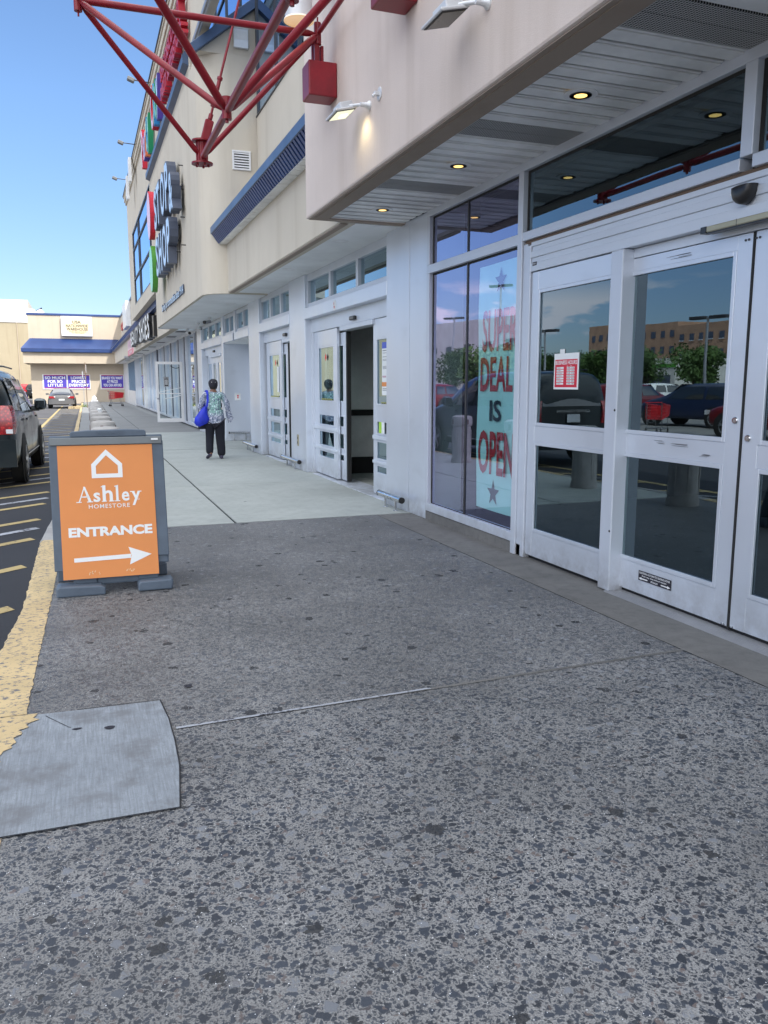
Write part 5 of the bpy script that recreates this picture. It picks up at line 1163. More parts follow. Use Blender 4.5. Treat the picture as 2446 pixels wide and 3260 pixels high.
# poster
m = MB(); lbox(m, -.325, .302, .112, 1.072, .0195, .0235, .985); m.build('poster', 'paper_orange', t)
D = .0250
def onp(x, s, d=D): return UX * x + VZ * s + NN * d
def ppoly(m, pts, d=D): m.add([onp(x, s, d) for x, s in pts], [tuple(range(len(pts)))])
m = MB()
O_ = [(-.108, .835), (-.108, .935), (-.010, 1.040), (.093, .935), (.093, .835)]; I_ = [(-.079, .865), (-.079, .922), (-.010, .998), (.064, .922), (.064, .865)]
m.add([onp(*p) for p in O_] + [onp(*p) for p in I_], [(i, (i + 1) % 5, (i + 1) % 5 + 5, i + 5) for i in range(5)]); m.build('house_logo', 'paper_white', t)
# 'Ashley' with slab serifs
m = MB(); x = -.208; base, cap, xh = .662, .776, .731
LW = {'A': .092, 's': .052, 'h': .074, 'l': .036, 'e': .058, 'y': .066}
def slab(xa, xb, s, th=.0065): ppoly(m, [(xa, s), (xb, s), (xb, s + th), (xa, s + th)], D + .0002)
for ch in 'Ashley':
    w_ = LW[ch]; hgt = (cap - base) if ch in 'A' else (.119 if ch in 'hl' else xh - base)
    b0 = base
    if ch == 'y': b0, hgt = base - .034, xh - base + .034
    if ch == 'A':
        ppoly(m, [(x + .040, cap), (x + .052, cap), (x + w_, base), (x + w_ - .020, base)]); ppoly(m, [(x + .043, cap - .004), (x + .046, cap - .018), (x + .014, base), (x + .006, base)]); ppoly(m, [(x + .020, base + .036), (x + .075, base + .036), (x + .072, base + .044), (x + .022, base + .044)])
        slab(x - .008, x + .026, base); slab(x + w_ - .032, x + w_ + .008, base)
    elif ch == 'l':
        ppoly(m, [(x + .010, base), (x + .026, base), (x + .026, base + .119), (x + .010, base + .115)]); slab(x, x + .036, base); ppoly(m, [(x + .001, base + .106), (x + .012, base + .106), (x + .026, base + .119), (x + .002, base + .112)])
    else:
        put_text(m, ch, onp(x + .004, b0), UX, VZ, w_ - .008, hgt, bold=.022)
        if ch == 'h': slab(x - .003, x + .030, base); slab(x + .044, x + w_ + .004, base); ppoly(m, [(x - .006, base + .106), (x + .006, base + .106), (x + .018, base + .119), (x - .004, base + .112)])
        if ch == 'y': slab(x - .006, x + .026, xh - .006); slab(x + .044, x + w_ + .004, xh - .006)
    x += w_ + .0075
for a in range(8):
    c0 = (.190, .672); a0 = a * pi / 4; a1 = a0 + pi / 4; ppoly(m, [(c0[0] + .007 * cos(a0), c0[1] + .007 * sin(a0)), (c0[0] + .007 * cos(a1), c0[1] + .007 * sin(a1)), (c0[0] + .005 * cos(a1), c0[1] + .005 * sin(a1)), (c0[0] + .005 * cos(a0), c0[1] + .005 * sin(a0))])
m.build('brand_lettering', 'paper_white', t)
m = MB(); put_text(m, 'HOMESTORE', onp(-.138, .616), UX, VZ, .268, .030, bold=.006, space=1.15); put_text(m, 'ENTRANCE', onp(-.276, .414), UX, VZ, .548, .070, bold=.045)
m.build('word_lettering', 'paper_white', t)
m = MB(); ppoly(m, [(-.245, .277), (.110, .283), (.108, .250), (.262, .300), (.112, .362), (.116, .355), (.108, .312), (-.245, .307)]) if False else None
ppoly(m, [(-.25, .234), (.120, .242), (.120, .272), (-.25, .264)]); m.add([onp(*p) for p in ((.110, .194), (.258, .262), (.106, .324), (.124, .260))], [(0, 1, 3), (3, 1, 2)]); m.build('arrow', 'paper_white', t)
m = MB(); r_ = random.Random(2)
for i in range(26):
    x = r_.choice((r_.uniform(-.16, -.09), r_.uniform(.03, .14))); s = r_.uniform(.135, .160); ppoly(m, [(x, s), (x + .004, s), (x + .005, s + r_.uniform(.004, .014)), (x + .001, s + .006)])
m.build('scratches', 'sign_cream', t)

# ================================================================== BOLLARDS
def bollard(loc, label, first):
    t = thing('concrete_bollard', label, 'bollard', loc, rr.uniform(0, 1), 'row of pale concrete bollards along the kerb')
    m = MB(); m.lathe([(.20, 0), (.20, .06), (.185, .10), (.172, .62), (.172, .70), (.195, .72), (.200, .76), (.198, .85), (.185, .885), (.14, .905), (.001, .915)], (0, 0, 0), 32); m.build('body', 'concrete_white', t, smooth=True)
    for k in range(4):
        a = k * pi / 2 + .4; m = MB(); c = Vector((.193 * cos(a), .193 * sin(a), .79)); m.obox(c, (.025, .045, .09), Matrix.Rotation(a, 3, 'Z')); m.build('slot', 'bollard_slot', t)
    for k in range(6):
        a = k * pi / 3; m = MB(); c = Vector((.180 * cos(a), .180 * sin(a), .38)); m.obox(c, (.016, .05, .50), Matrix.Rotation(a, 3, 'Z')); m.build('rib', 'concrete_white', t)
    return t
flat('bollard_slot', (.16, .11, .10), .9)
names = ['bollard hidden in shade right behind the orange panelled sign', 'second bollard behind the orange panelled sign', 'bollard whose round cap shows just above the top of the grey sign', 'second visible concrete bollard beyond the sign', 'third visible concrete bollard beyond the sign', 'concrete bollard with a white paper on its top', 'fifth visible concrete bollard, past the one with the white paper', 'sixth visible concrete bollard', 'seventh visible concrete bollard', 'third from the far end of the bollard row', 'second from the far end of the bollard row', 'farthest concrete bollard, by the white hydrant']
b0 = bollard((.25, 8.1, 0), names[0], True)
for k in range(1, 12):
    y = 8.0 + 2.06 * k; b = dup(b0, (.205 + .0067 * y, y, 0), rr.uniform(0, 3), names[k])
t = tag(MB().box((-.03, -.05, 0), (.03, .05, .09)).build('paper_cup', 'paper_white', None, bevel=.01), 'crumpled white paper left on top of a concrete bollard', 'litter'); t.location = (.36, 18.3, .912); t.rotation_euler = (0, R(-25), .4); 
# hydrant
t = thing('fire_hydrant', 'white topped fire hydrant at the far end of the bollard row', 'hydrant', (.75, 55.5, 0))
m = MB(); m.lathe([(.17, 0), (.17, .05), (.12, .07), (.12, .52), (.16, .54), (.16, .58), (.13, .68), (.06, .76), (.03, .77), (.03, .82), (.001, .82)], (0, 0, 0), 20); m.build('barrel', 'white_paint', t, smooth=True)
m = MB(); m.cyl((-.2, 0, .45), (.2, 0, .45), .05); m.cyl((0, -.2, .42), (0, 0, .42), .065); m.build('nozzle', 'white_paint', t)
# sign posts at the far kerb, seen edge-on
t = thing('sign_post', 'tall dark post with a narrow sign seen edge-on at the far kerb', 'sign post', (.30, 56, 0))
m = MB(); m.box((-.025, -.02, 0), (.025, .02, 2.9)); m.build('post', 'wood_board', t)
m = MB(); m.box((.026, -.02, 2.25), (.05, .28, 2.75)); m.build('plate', 'white_metal', t)
t = thing('sign_post', 'short pale metal post left of the tall dark post at the far kerb', 'sign post', (.14, 58, 0))
m = MB(); m.box((-.02, -.02, 0), (.02, .02, 2.4)); m.build('post', 'grey_metal', t)
m = MB(); m.box((-.05, -.03, 1.95), (-.021, .25, 2.35)); m.build('plate', 'white_metal', t)
kp = MB(); kp.prism([(-.9, 58.5), (.1, 58.0), (.1, 62), (-.6, 62)], -.14, .02, 'z'); struct(kp.build('kerb_island', 'kerb_yellow'))
m = MB(); r_ = random.Random(6)
for i in range(60):
    x, y = .12 + r_.gauss(0, .12), 57.9 + r_.gauss(0, .12); h = r_.uniform(.08, .28); m.add([(x, y, .02), (x + .02, y, .02), (x + r_.uniform(-.08, .08), y, .02 + h)], [(0, 1, 2)])
tag(m.build('weed_tuft', 'grass_green', None), 'tuft of green weeds at the foot of the far sign posts', 'weeds')

# ================================================================== SHOPPING CARTS
def cart(loc, rz, label, mesh='cart_red'):
    t = thing('shopping_cart', label, 'shopping cart', loc, rz, 'red shopping carts')
    m = MB(); bx = [(-.30, -.05, .50), (.30, -.05, .50)]
    # basket as bars: front x+, rear x-
    def bp(u, v, w_): # u 0..1 length, v -1..1 width, w_ 0..1 height
        return Vector((-.42 + u * (.84 + .06 * w_), v * (.25 - .06 * u) * (1 + .1 * w_), .48 + .10 * u * (1 - w_) + w_ * (.50 - .08 * u)))
    for w_ in (0, .25, .5, .75, 1):
        for v in (-1, 1): m.tube([bp(0, v, w_), bp(1, v, w_)], .012 if w_ < 1 else .02, 6)
        m.tube([bp(1, -1, w_), bp(1, 1, w_)], .007, 6)
    for u in [i / 12 for i in range(13)]:
        for v in (-1, 1): m.tube([bp(u, v, 0), bp(u, v, 1)], .010, 5)
        m.tube([bp(u, -1, 0), bp(u, 1, 0)], .005, 5)
    for v in (-.6, -.2, .2, .6): m.tube([bp(0, v, 0), bp(1, v, 0), bp(1, v, 1)], .005, 5)
    m.add([bp(.45, -1.02, .05), bp(1, -1.02, .05), bp(1, -1.02, .95), bp(.45, -1.02, .95)], [(0, 1, 2, 3)]); m.add([bp(.45, 1.02, .05), bp(1, 1.02, .05), bp(1, 1.02, .95), bp(.45, 1.02, .95)], [(0, 1, 2, 3)]); m.add([bp(1.01, -1, .05), bp(1.01, 1, .05), bp(1.01, 1, .95), bp(1.01, -1, .95)], [(0, 1, 2, 3)])
    m.build('basket', mesh, t)
    m = MB()
    for v in (-.24, .24):
        m.tube([(-.50, v, 1.02), (-.42, v, .95), (-.38, v, .50), (-.30, v, .26), (-.40, v, .18), (.42, v * .8, .18)], .02, 8); m.tube([(.25, v * .85, .55), (.30, v * .85, .30), (.36, v * .8, .18)], .012, 8)
    m.tube([(.42, -.19, .18), (.42, .19, .18)], .013); m.tube([(-.36, -.24, .18), (-.36, .24, .18)], .013); m.build('frame', 'cart_steel', t, smooth=True)
    m = MB(); m.cyl((-.50, -.26, 1.02), (-.50, .26, 1.02), .018); m.build('handle', mesh, t, smooth=True)
    for x, v in ((-.40, -.24), (-.40, .24), (.40, -.19), (.40, .19)):
        m = MB(); m.cyl((x, v - .014, .062), (x, v + .014, .062), .062, n=16); m.box((x - .012, v - .02, .06), (x + .012, v + .02, .18)); m.build('wheel', 'dark_metal', t, smooth=True)
    return t
c0 = cart((2.15, 57.5, 0.05), 0.15, 'red shopping cart standing loose on the far end of the walk')
dup(c0, (-10.6, 22.0, -.13), 2.6, 'red shopping cart on the parking lot, reflected in the sliding door')

# ================================================================== VEHICLES
PAIRED = {'tail_light', 'reverse_light', 'headlight', 'roof_rail', 'door_handle', 'door_seam', 'side_moulding', 'mirror_stalk', 'wing_mirror'}
def lerp(a, b, t): return a + (b - a) * t
def vehicle(name, label, cat, loc, rz, pm, st, wins, extras, wheels, wr, group=None, sub=1):
    """st: stations (y, zb, zbelt, zroof, wb, wr) rear to front; returns the thing"""
    t = thing(name, label, cat, loc, rz, group)
    def ring(s):
        y, zb, zt, zr, wb, wf = s
        hp = [(wb * .90, zb), (wb * .975, zb + .06), (wb, lerp(zb, zt, .40)), (wb * .995, lerp(zb, zt, .72)), (wb * .965, zt), (lerp(wb * .965, wf, .5) + .015, lerp(zt, zr, .5)), (wf, zr - .05 * min(1, (zr - zt) * 3)), (wf * .78, zr - .008), (wf * .4, zr + .012 * min(1, (zr - zt) * 3))]
        return [Vector((x, y, z)) for x, z in hp] + [Vector((-x, y, z)) for x, z in reversed(hp)]
    rings = [ring(s) for s in st]
    m = MB(); m.loft(rings); m.build('body', pm, t, smooth='all', sub=sub)
    def sx(y, z, side):
        for a, b in zip(st, st[1:]):
            if a[0] <= y <= b[0]:
                k = (y - a[0]) / (b[0] - a[0] + 1e-9); s = tuple(lerp(p, q, k) for p, q in zip(a, b)); r = ring((y,) + s[1:])[:9]
                for p, q in zip(r, r[1:]):
                    if p.z <= z <= q.z: return lerp(p.x, q.x, (z - p.z) / (q.z - p.z + 1e-9)) * side
                return r[6].x * side
        return st[0][4] * side
    for nm, mat, quad in wins:       # side windows, given as four (y,z) corners
        for side in (-1, 1):
            m = MB(); n = 6; vs = []
            for i in range(n + 1):
                for j_ in range(n + 1):
                    a, b, c, d = quad; u, v = i / n, j_ / n
                    y = lerp(lerp(a[0], b[0], u), lerp(d[0], c[0], u), v); z = lerp(lerp(a[1], b[1], u), lerp(d[1], c[1], u), v)
                    vs.append((sx(y, z, side) + side * .010, y, z))
            m.add(vs, [(i * (n + 1) + j_, i * (n + 1) + j_ + 1, (i + 1) * (n + 1) + j_ + 1, (i + 1) * (n + 1) + j_) for i in range(n) for j_ in range(n)])
            m.build(nm, mat, t, smooth='all')
    for nm, mat, fn in extras:
        m = MB(); fn(m, sx)
        if nm in PAIRED:
            for sg in (-1, 1):
                keep = [f for f in m.f if sum(m.v[i][0] for i in f) * sg > 0]; ids = sorted({i for f in keep for i in f}); mp = {i: k for k, i in enumerate(ids)}
                h = MB(); h.v = [m.v[i] for i in ids]; h.f = [tuple(mp[i] for i in f) for f in keep]; h.build(nm, mat, t, smooth=True)
        else: m.build(nm, mat, t, smooth=True)
    for y in wheels:
        for side in (-1, 1):
            w = st[len(st) // 2][4]
            m = MB(); m.lathe([(wr + .055, .0), (wr + .075, .012), (wr + .03, .016), (.02, .014)], (side * (w - .012), y, wr + .02), 28, 'x') if side > 0 else m.lathe([(wr + .055, .0), (wr + .075, -.012), (wr + .03, -.016), (.02, -.014)], (side * (w - .012), y, wr + .02), 28, 'x'); m.build('wheel_arch', 'black_rubber', t, smooth=True)
            m = MB(); x0 = side * (w - .20); x1 = side * (w + .022); pr = [(wr * .7, 0), (wr * .97, .0), (wr, .03), (wr, .19), (wr * .95, .222), (wr * .70, .222)]
            m.lathe([(r, side * q) for r, q in pr], (x0, y, wr), 32, 'x'); wh = m.build('wheel', 'black_rubber', t, smooth=True)
            m = MB(); m.lathe([(wr * .70, 0), (wr * .68, side * .012), (wr * .60, -side * .02), (wr * .58, -side * .03), (.001, -side * .03)], (x1, y, wr), 28, 'x'); m.build('rim_well', 'dark_metal', wh, smooth=True)
            m = MB()
            for k in range(5):
                a = k * 2 * pi / 5 + .3; c = Vector((x1 + side * -.004, y + wr * .36 * cos(a), wr + wr * .36 * sin(a))); m.obox(c, (.02, wr * .60, wr * .20), Matrix.Rotation(a, 3, 'X'))
            m.lathe([(wr * .69, -side * .01), (wr * .72, side * .006), (wr * .64, side * .006), (wr * .62, -side * .01)], (x1, y, wr), 28, 'x'); m.cyl((x1 - side * .02, y, wr), (x1 + side * .012, y, wr), wr * .14, n=14); m.build('rim', 'steel_rim', wh)
    return t
flat('steel_rim', (.50, .51, .53), .3, .9)
flat('plate_white', (.72, .74, .76), .5); flat('under', (.008, .008, .009), .9); flat('amber', (.7, .3, .05), .3); flat('bumper_black', (.03, .03, .032), .5)
def quadf(pts): return lambda m, sx: m.add(pts, [(0, 1, 2, 3)])
def boxf(a, b): return lambda m, sx: m.box(a, b)
# --- dark minivan (rear at y=0, front at y=5.1)
vst = [(-.02, .42, .98, 1.30, .80, .62), (.03, .36, 1.04, 1.66, .93, .66), (.16, .30, 1.08, 1.73, .985, .70), (.5, .26, 1.10, 1.755, 1.0, .74), (1.4, .24, 1.08, 1.765, 1.0, .76), (2.6, .22, 1.05, 1.755, 1.0, .75), (3.15, .22, 1.04, 1.66, 1.0, .72), (3.7, .22, 1.03, 1.36, .995, .70), (4.15, .22, 1.0, 1.10, .985, .78), (4.7, .24, .90, .97, .95, .74), (5.0, .30, .74, .82, .86, .66), (5.1, .40, .62, .70, .74, .56)]
vw = [('side_window', 'car_glass', [(.34, 1.14), (1.22, 1.11), (1.20, 1.60), (.52, 1.62)]), ('side_window', 'car_glass', [(1.32, 1.105), (2.30, 1.09), (2.26, 1.61), (1.30, 1.61)]), ('side_window', 'car_glass', [(2.40, 1.09), (3.60, 1.08), (3.10, 1.56), (2.36, 1.61)])]
def vrear(m, sx):
    pts = []
    for i in range(9):
        u = i / 8; x = -.70 + 1.40 * u; pts.append(((x, .0 - .02 + .05 * abs(x) ** 2, 1.12), (x * .86, .055 + .04 * abs(x) ** 2, 1.60)))
    m.loft([[Vector(a), Vector(b), Vector(b) + Vector((0, -.012, 0)), Vector(a) + Vector((0, -.012, 0))] for a, b in pts])
def vlamp(m, sx):
    for s in (-1, 1):
        rg = []
        for z, w0, d in ((.80, .90, -.008), (.92, .93, -.012), (1.05, .925, -.006), (1.16, .90, .01), (1.215, .87, .03)):
            rg.append([Vector((s * w0 * .80, d - .028, z)), Vector((s * (w0 + .03), d - .02, z)), Vector((s * (w0 + .075), d + .10, z)), Vector((s * (w0 + .072), d + .20, z)), Vector((s * (w0 * .8), d + .1, z))])
        m.loft(rg)
def vhandle(m, sx):
    for s in (-1, 1):
        for y in (1.45, 3.05): m.box((s * 1.0, y, .955), (s * 1.035, y + .20, .985))
van = vehicle('minivan', 'dark green minivan parked at the kerb at the left edge', 'minivan', (-1.99, 13.85, -.13), R(-2.3), 'paint_dark_green', vst, vw,
    [('rear_window', 'car_glass', vrear), ('tail_light', 'tail_red', vlamp),
     ('reverse_light', 'lens_clear', lambda m, sx: [m.box((s * .86, -.042, .815), (s * .955, -.036, .875)) for s in (-1, 1)]),
     ('bumper', 'paint_dark_green', lambda m, sx: m.loft([[Vector((x, -.10 + .16 * abs(x) ** 3, z)) if k < 4 else Vector((x, .1, z)) for k, z in enumerate((.32, .40, .66, .72, .72, .32))] for x in [-.98 + 1.96 * i / 12 for i in range(13)]])),
     ('licence_plate', 'plate_white', boxf((-.16, -.055, .82), (.16, -.048, .97))),
     ('roof_rail', 'black_plastic', lambda m, sx: [m.tube([(s * .68, .5, 1.79), (s * .69, 1.6, 1.80), (s * .68, 2.8, 1.785)], .014) for s in (-1, 1)]),
     ('door_handle', 'paint_dark_green', vhandle),
     ('door_seam', 'black_gap', lambda m, sx: [m.add([(sx(y, z0, s) + s * .004, y, z0), (sx(y, z1, s) + s * .004, y, z1), (sx(y, z1, s) + s * .004, y + .012, z1), (sx(y, z0, s) + s * .004, y + .012, z0)], [(0, 1, 2, 3)]) for s in (-1, 1) for y in (1.27, 2.35, 3.55) for z0, z1 in ((.32, .62), (.62, .86), (.86, 1.06))]),
     ('side_moulding', 'steel_rim', lambda m, sx: [m.box((s * .998, 1.3, .40), (s * 1.006, 3.5, .415)) for s in (-1, 1)]),
     ('mirror_stalk', 'paint_dark_green', lambda m, sx: [m.obox((s * .98, 3.42, 1.09), (.16, .10, .09), Matrix.Rotation(0, 3, 'Z')) for s in (-1, 1)])],
    (1.02, 4.10), .34)
for s in (-1, 1):
    m = MB(); rg = []
    for x, k in ((.98, .7), (1.02, .95), (1.09, 1.0), (1.16, .9), (1.195, .55)):
        rg.append([Vector((s * x, 3.40 + .10 * cos(a) * k, 1.165 + .105 * sin(a) * k)) for a in [i * pi / 6 for i in range(12)]])
    m.loft(rg); mi = m.build('wing_mirror', 'paint_dark_green', van, smooth=True)
    m = MB(); m.obox((s * 1.09, 3.302, 1.165), (.17, .012, .155), Matrix.Rotation(R(-6 * s), 3, 'Z')); m.build('mirror_glass', 'mirror', mi, bevel=.02) if 'mirror' in MT else (flat('mirror', (.30, .34, .36), .05, 1.0), m.build('mirror_glass', 'mirror', mi, bevel=.02))
van.scale = (1, 1, 1.075)
m = MB(); put_text(m, 'GRAND CARAVAN', (-.40, -.040, 1.005), FU, FV, .80, .05, t=.006, bold=.01); m.build('badge', 'steel', van)
# --- silver coupe seen from behind
sst = [(-.02, .40, .72, .86, .66, .52), (.04, .30, .80, .93, .80, .60), (.35, .24, .84, .98, .86, .62), (.75, .22, .86, 1.08, .872, .58), (1.3, .22, .87, 1.34, .875, .55), (2.0, .22, .87, 1.395, .875, .56), (2.5, .22, .87, 1.33, .875, .55), (3.2, .22, .86, .98, .87, .62), (3.9, .24, .76, .84, .84, .62), (4.25, .30, .60, .68, .72, .5), (4.35, .38, .5, .56, .6, .4)]
cp = vehicle('silver_car', 'small silver coupe seen from behind, driving towards the end store', 'car', (-1.30, 59.4, -.13), 0, 'paint_silver', sst, [('side_window', 'car_glass', [(.95, .91), (2.95, .90), (2.45, 1.27), (1.35, 1.30)])],
    [('rear_window', 'car_glass', quadf([(-.60, .62, 1.03), (.60, .62, 1.03), (.50, 1.26, 1.355), (-.50, 1.26, 1.355)])),
     ('tail_light', 'tail_red', lambda m, sx: [m.box((s * .42, -.03, .70), (s * .80, .10, .84)) for s in (-1, 1)]), ('reverse_light', 'lens_clear', lambda m, sx: [m.box((s * .40, -.032, .76), (s * .48, .08, .84)) for s in (-1, 1)]),
     ('licence_plate', 'plate_white', boxf((-.18, -.05, .52), (.18, -.04, .66))), ('bumper', 'paint_silver', lambda m, sx: m.loft([[Vector((x, -.08 + .2 * abs(x) ** 3, z)) if k < 3 else Vector((x, .15, z)) for k, z in enumerate((.30, .40, .56, .56, .30))] for x in [-.84 + 1.68 * i / 10 for i in range(11)]])),
     ('exhaust', 'steel', lambda m, sx: m.cyl((.50, -.1, .27), (.50, .2, .27), .045)), ('spoiler', 'paint_silver', lambda m, sx: m.box((-.62, .02, .985), (.62, .22, 1.01))), ('wing_mirror', 'paint_silver', lambda m, sx: [m.obox((s * .98, 2.62, .96), (.20, .14, .13), Matrix.Identity(3)) for s in (-1, 1)])], (.78, 3.35), .31)
# --- parked vehicles of the lot (reflected) and by the tan building
ust = [(-.02, .45, .95, 1.30, .78, .60), (.05, .36, 1.02, 1.60, .90, .64), (.3, .32, 1.05, 1.68, .93, .68), (1.6, .28, 1.04, 1.70, .94, .70), (2.5, .28, 1.02, 1.64, .94, .68), (3.2, .28, 1.0, 1.14, .93, .72), (4.1, .32, .92, 1.0, .90, .70), (4.5, .42, .72, .80, .78, .6)]
uw = [('side_window', 'car_glass', [(.35, 1.09), (1.3, 1.08), (1.28, 1.54), (.55, 1.55)]), ('side_window', 'car_glass', [(1.42, 1.08), (3.0, 1.06), (2.5, 1.53), (1.42, 1.56)])]
ux = [('rear_window', 'car_glass', quadf([(-.66, -.015, 1.06), (.66, -.015, 1.06), (.58, .07, 1.50), (-.58, .07, 1.50)])), ('tail_light', 'tail_red', lambda m, sx: [m.box((s * .70, -.03, .80), (s * .90, .12, 1.02)) for s in (-1, 1)]), ('headlight', 'lens_clear', lambda m, sx: [m.box((s * .55, 4.42, .70), (s * .78, 4.50, .84)) for s in (-1, 1)]), ('licence_plate', 'plate_white', boxf((-.18, -.06, .66), (.18, -.05, .80))), ('windscreen', 'car_glass', quadf([(-.66, 3.18, 1.12), (.66, 3.18, 1.12), (.60, 2.55, 1.63), (-.60, 2.55, 1.63)]))]
PG = 'vehicles parked across the lot and seen in the glass'
def suv(label, loc, rz, pm): return vehicle('parked_car', label, 'car', loc, rz, pm, ust, uw, ux, (.85, 3.65), .36, PG)
suv('dark red SUV parked nearest in the sliding door reflection', (-13.5, 16.6, -.15), R(-20), 'paint_red'); suv('dark blue SUV beside the dark red one in the sliding door reflection', (-16.0, 23.5, -.15), R(-15), 'paint_blue')
suv('white SUV in the second row behind the reflected dark blue one', (-29, 35, -.15), R(95), 'paint_white'); suv('black SUV in the middle of the reflected second row', (-24, 31, -.15), R(80), 'paint_black')
suv('dark red car reflected just right of the hours card', (-17, 33.5, -.15), R(70), 'paint_red'); suv('white car reflected near the far lamp post', (-27, 44, -.15), R(85), 'paint_white')
suv('white crossover reflected in the show window by the green trees', (-15, 43.0, -.15), R(80), 'paint_white'); suv('olive grey car reflected at the left of the show window', (-13.5, 38.5, -.15), R(75), 'paint_olive'); suv('silver car reflected behind the white crossover', (-18, 50, -.15), R(85), 'paint_silver')
suv('black car at the far end of the reflected parking row', (-31, 55, -.15), R(90), 'paint_black'); suv('red car parked far off by the tan building', (-6.3, 104, -.13), R(4), 'paint_redbright') if 'paint_redbright' in MT else (paint('paint_redbright', (.42, .02, .03)), suv('red car parked far off by the tan building', (-6.3, 104, -.13), R(4), 'paint_redbright'))
suv('black vehicle half hidden between the red car and the end store', (-5.2, 102, -.13), R(-4), 'paint_black'); suv('white van reflected farthest left in the fixed door panel', (-30, 62, -.15), R(92), 'paint_white')
suv('dark red car in the near row seen in the supermarket door', (-11.5, 44, -.15), R(60), 'paint_red'); suv('dark blue car at the right of the lower reflected row', (-20, 17, -.15), R(-10), 'paint_blue')

# ================================================================== PERSON
def skin_chain(name, verts, edges, mat, parent, sub=2, root=0, smooth=True, loc=None, tex=None):
    me = bpy.data.meshes.new(name); me.from_pydata([v[0] for v in verts], edges, []); o = bpy.data.objects.new(name, me); COL.objects.link(o)
    s = o.modifiers.new('skin', 'SKIN'); s.use_smooth_shade = True; s.branch_smoothing = .6
    for i, v in enumerate(verts):
        r = v[1] if isinstance(v[1], tuple) else (v[1], v[1]); me.skin_vertices[0].data[i].radius = r
        me.skin_vertices[0].data[i].use_root = (i == root)
    q = o.modifiers.new('sub', 'SUBSURF'); q.levels = sub; q.render_levels = sub
    dg = bpy.context.evaluated_depsgraph_get(); ev = bpy.data.meshes.new_from_object(o.evaluated_get(dg)); bpy.data.objects.remove(o)
    ev.name = name; ev.materials.clear(); ev.materials.append(MT[mat]); ev.polygons.foreach_set('use_smooth', [True] * len(ev.polygons))
    o = bpy.data.objects.new(name, ev); COL.objects.link(o); o.parent = parent
    return o
t = thing('person', 'person walking away in a black cap, green print blouse and black trousers, with blue bag', 'person', (2.50, 16.6, 0), 0)
# body (x right, y forward, z up)
V = [((.0, 0, .86), .10), ((.0, 0, 1.02), .085), ((.0, .01, 1.22), .085), ((.0, .02, 1.31), .07), ((.0, .02, 1.40), .050), ((.0, .03, 1.47), .072), ((.0, .035, 1.53), .078),
     ((-.15, .01, 1.31), .052), ((-.245, -.02, 1.13), .042), ((-.24, .06, .95), .034), ((-.225, .09, .89), .030),
     ((.15, .01, 1.30), .052), ((.245, -.02, 1.10), .042), ((.285, .03, .93), .033), ((.29, .05, .87), .028),
     ((-.085, .02, .78), .095), ((-.10, .04, .45), .060), ((-.115, -.10, .12), .042), ((-.115, -.03, .055), .036),
     ((.09, .0, .78), .095), ((.095, .02, .45), .062), ((.11, .00, .10), .042), ((.105, .10, .045), .036)]
Ed = [(0, 1), (1, 2), (2, 3), (3, 4), (4, 5), (5, 6), (3, 7), (7, 8), (8, 9), (9, 10), (3, 11), (11, 12), (12, 13), (13, 14), (0, 15), (15, 16), (16, 17), (17, 18), (0, 19), (19, 20), (20, 21), (21, 22)]
body = skin_chain('body', V, Ed, 'skin', t)
# fingers
for s, hx, hy, hz in ((-1, -.225, .095, .86), (1, .292, .055, .84)):
    for k in range(4):
        x = hx + (k - 1.5) * .004; y = hy + .028 - k * .017; ln = (.060, .068, .064, .050)[k]
        skin_chain('finger', [((x, y, hz + .02), .0085), ((x, y + .004, hz - ln * .45), .0078), ((x - s * .006, y + .012, hz - ln), .0062)], [(0, 1), (1, 2)], 'skin', body, 1)
    skin_chain('thumb', [((hx, hy + .025, hz + .03), .010), ((hx - s * .01, hy + .050, hz + .0), .008), ((hx - s * .012, hy + .052, hz - .025), .007)], [(0, 1), (1, 2)], 'skin', body, 1)
# face features (turned away) and ears
m = MB(); m.lathe([(.001, 0), (.012, .006), (.008, .022)], (0, .112, 1.495), 8, 'y'); m.build('nose', 'skin', t); 
# cap and hair
m = MB(); rg = []
for z, r in ((1.452, .083), (1.485, .091), (1.53, .094), (1.565, .086), (1.592, .066), (1.608, .035), (1.613, .004)):
    rg.append([Vector((r * cos(a), .03 + r * 1.10 * sin(a), z)) for a in [i * 2 * pi / 24 for i in range(24)]])
m.loft(rg); m.build('cap', 'cap_black', t, smooth=True)
m = MB(); m.add([(-.07, .11, 1.50), (.07, .11, 1.50), (.05, .19, 1.485), (-.05, .19, 1.485)], [(0, 1, 2, 3)]); m.build('cap_brim', 'cap_black', t)
m = MB()
for x in (-.045, .032, .07): m.lathe([(.006, 0), (.005, -.004), (0, -.005)], (x, .03 - .098, 1.545 if x < .05 else 1.57), 8, 'y')
m.build('cap_stud', 'paper_white', t)
m = MB(); rg = []
for z, r in ((1.405, .055), (1.42, .070), (1.45, .080), (1.475, .084)): rg.append([Vector((r * cos(a), .02 + r * sin(a), z)) for a in [i * 2 * pi / 20 for i in range(20)]])
m.loft(rg); m.build('hair', 'hair', t, smooth=True)
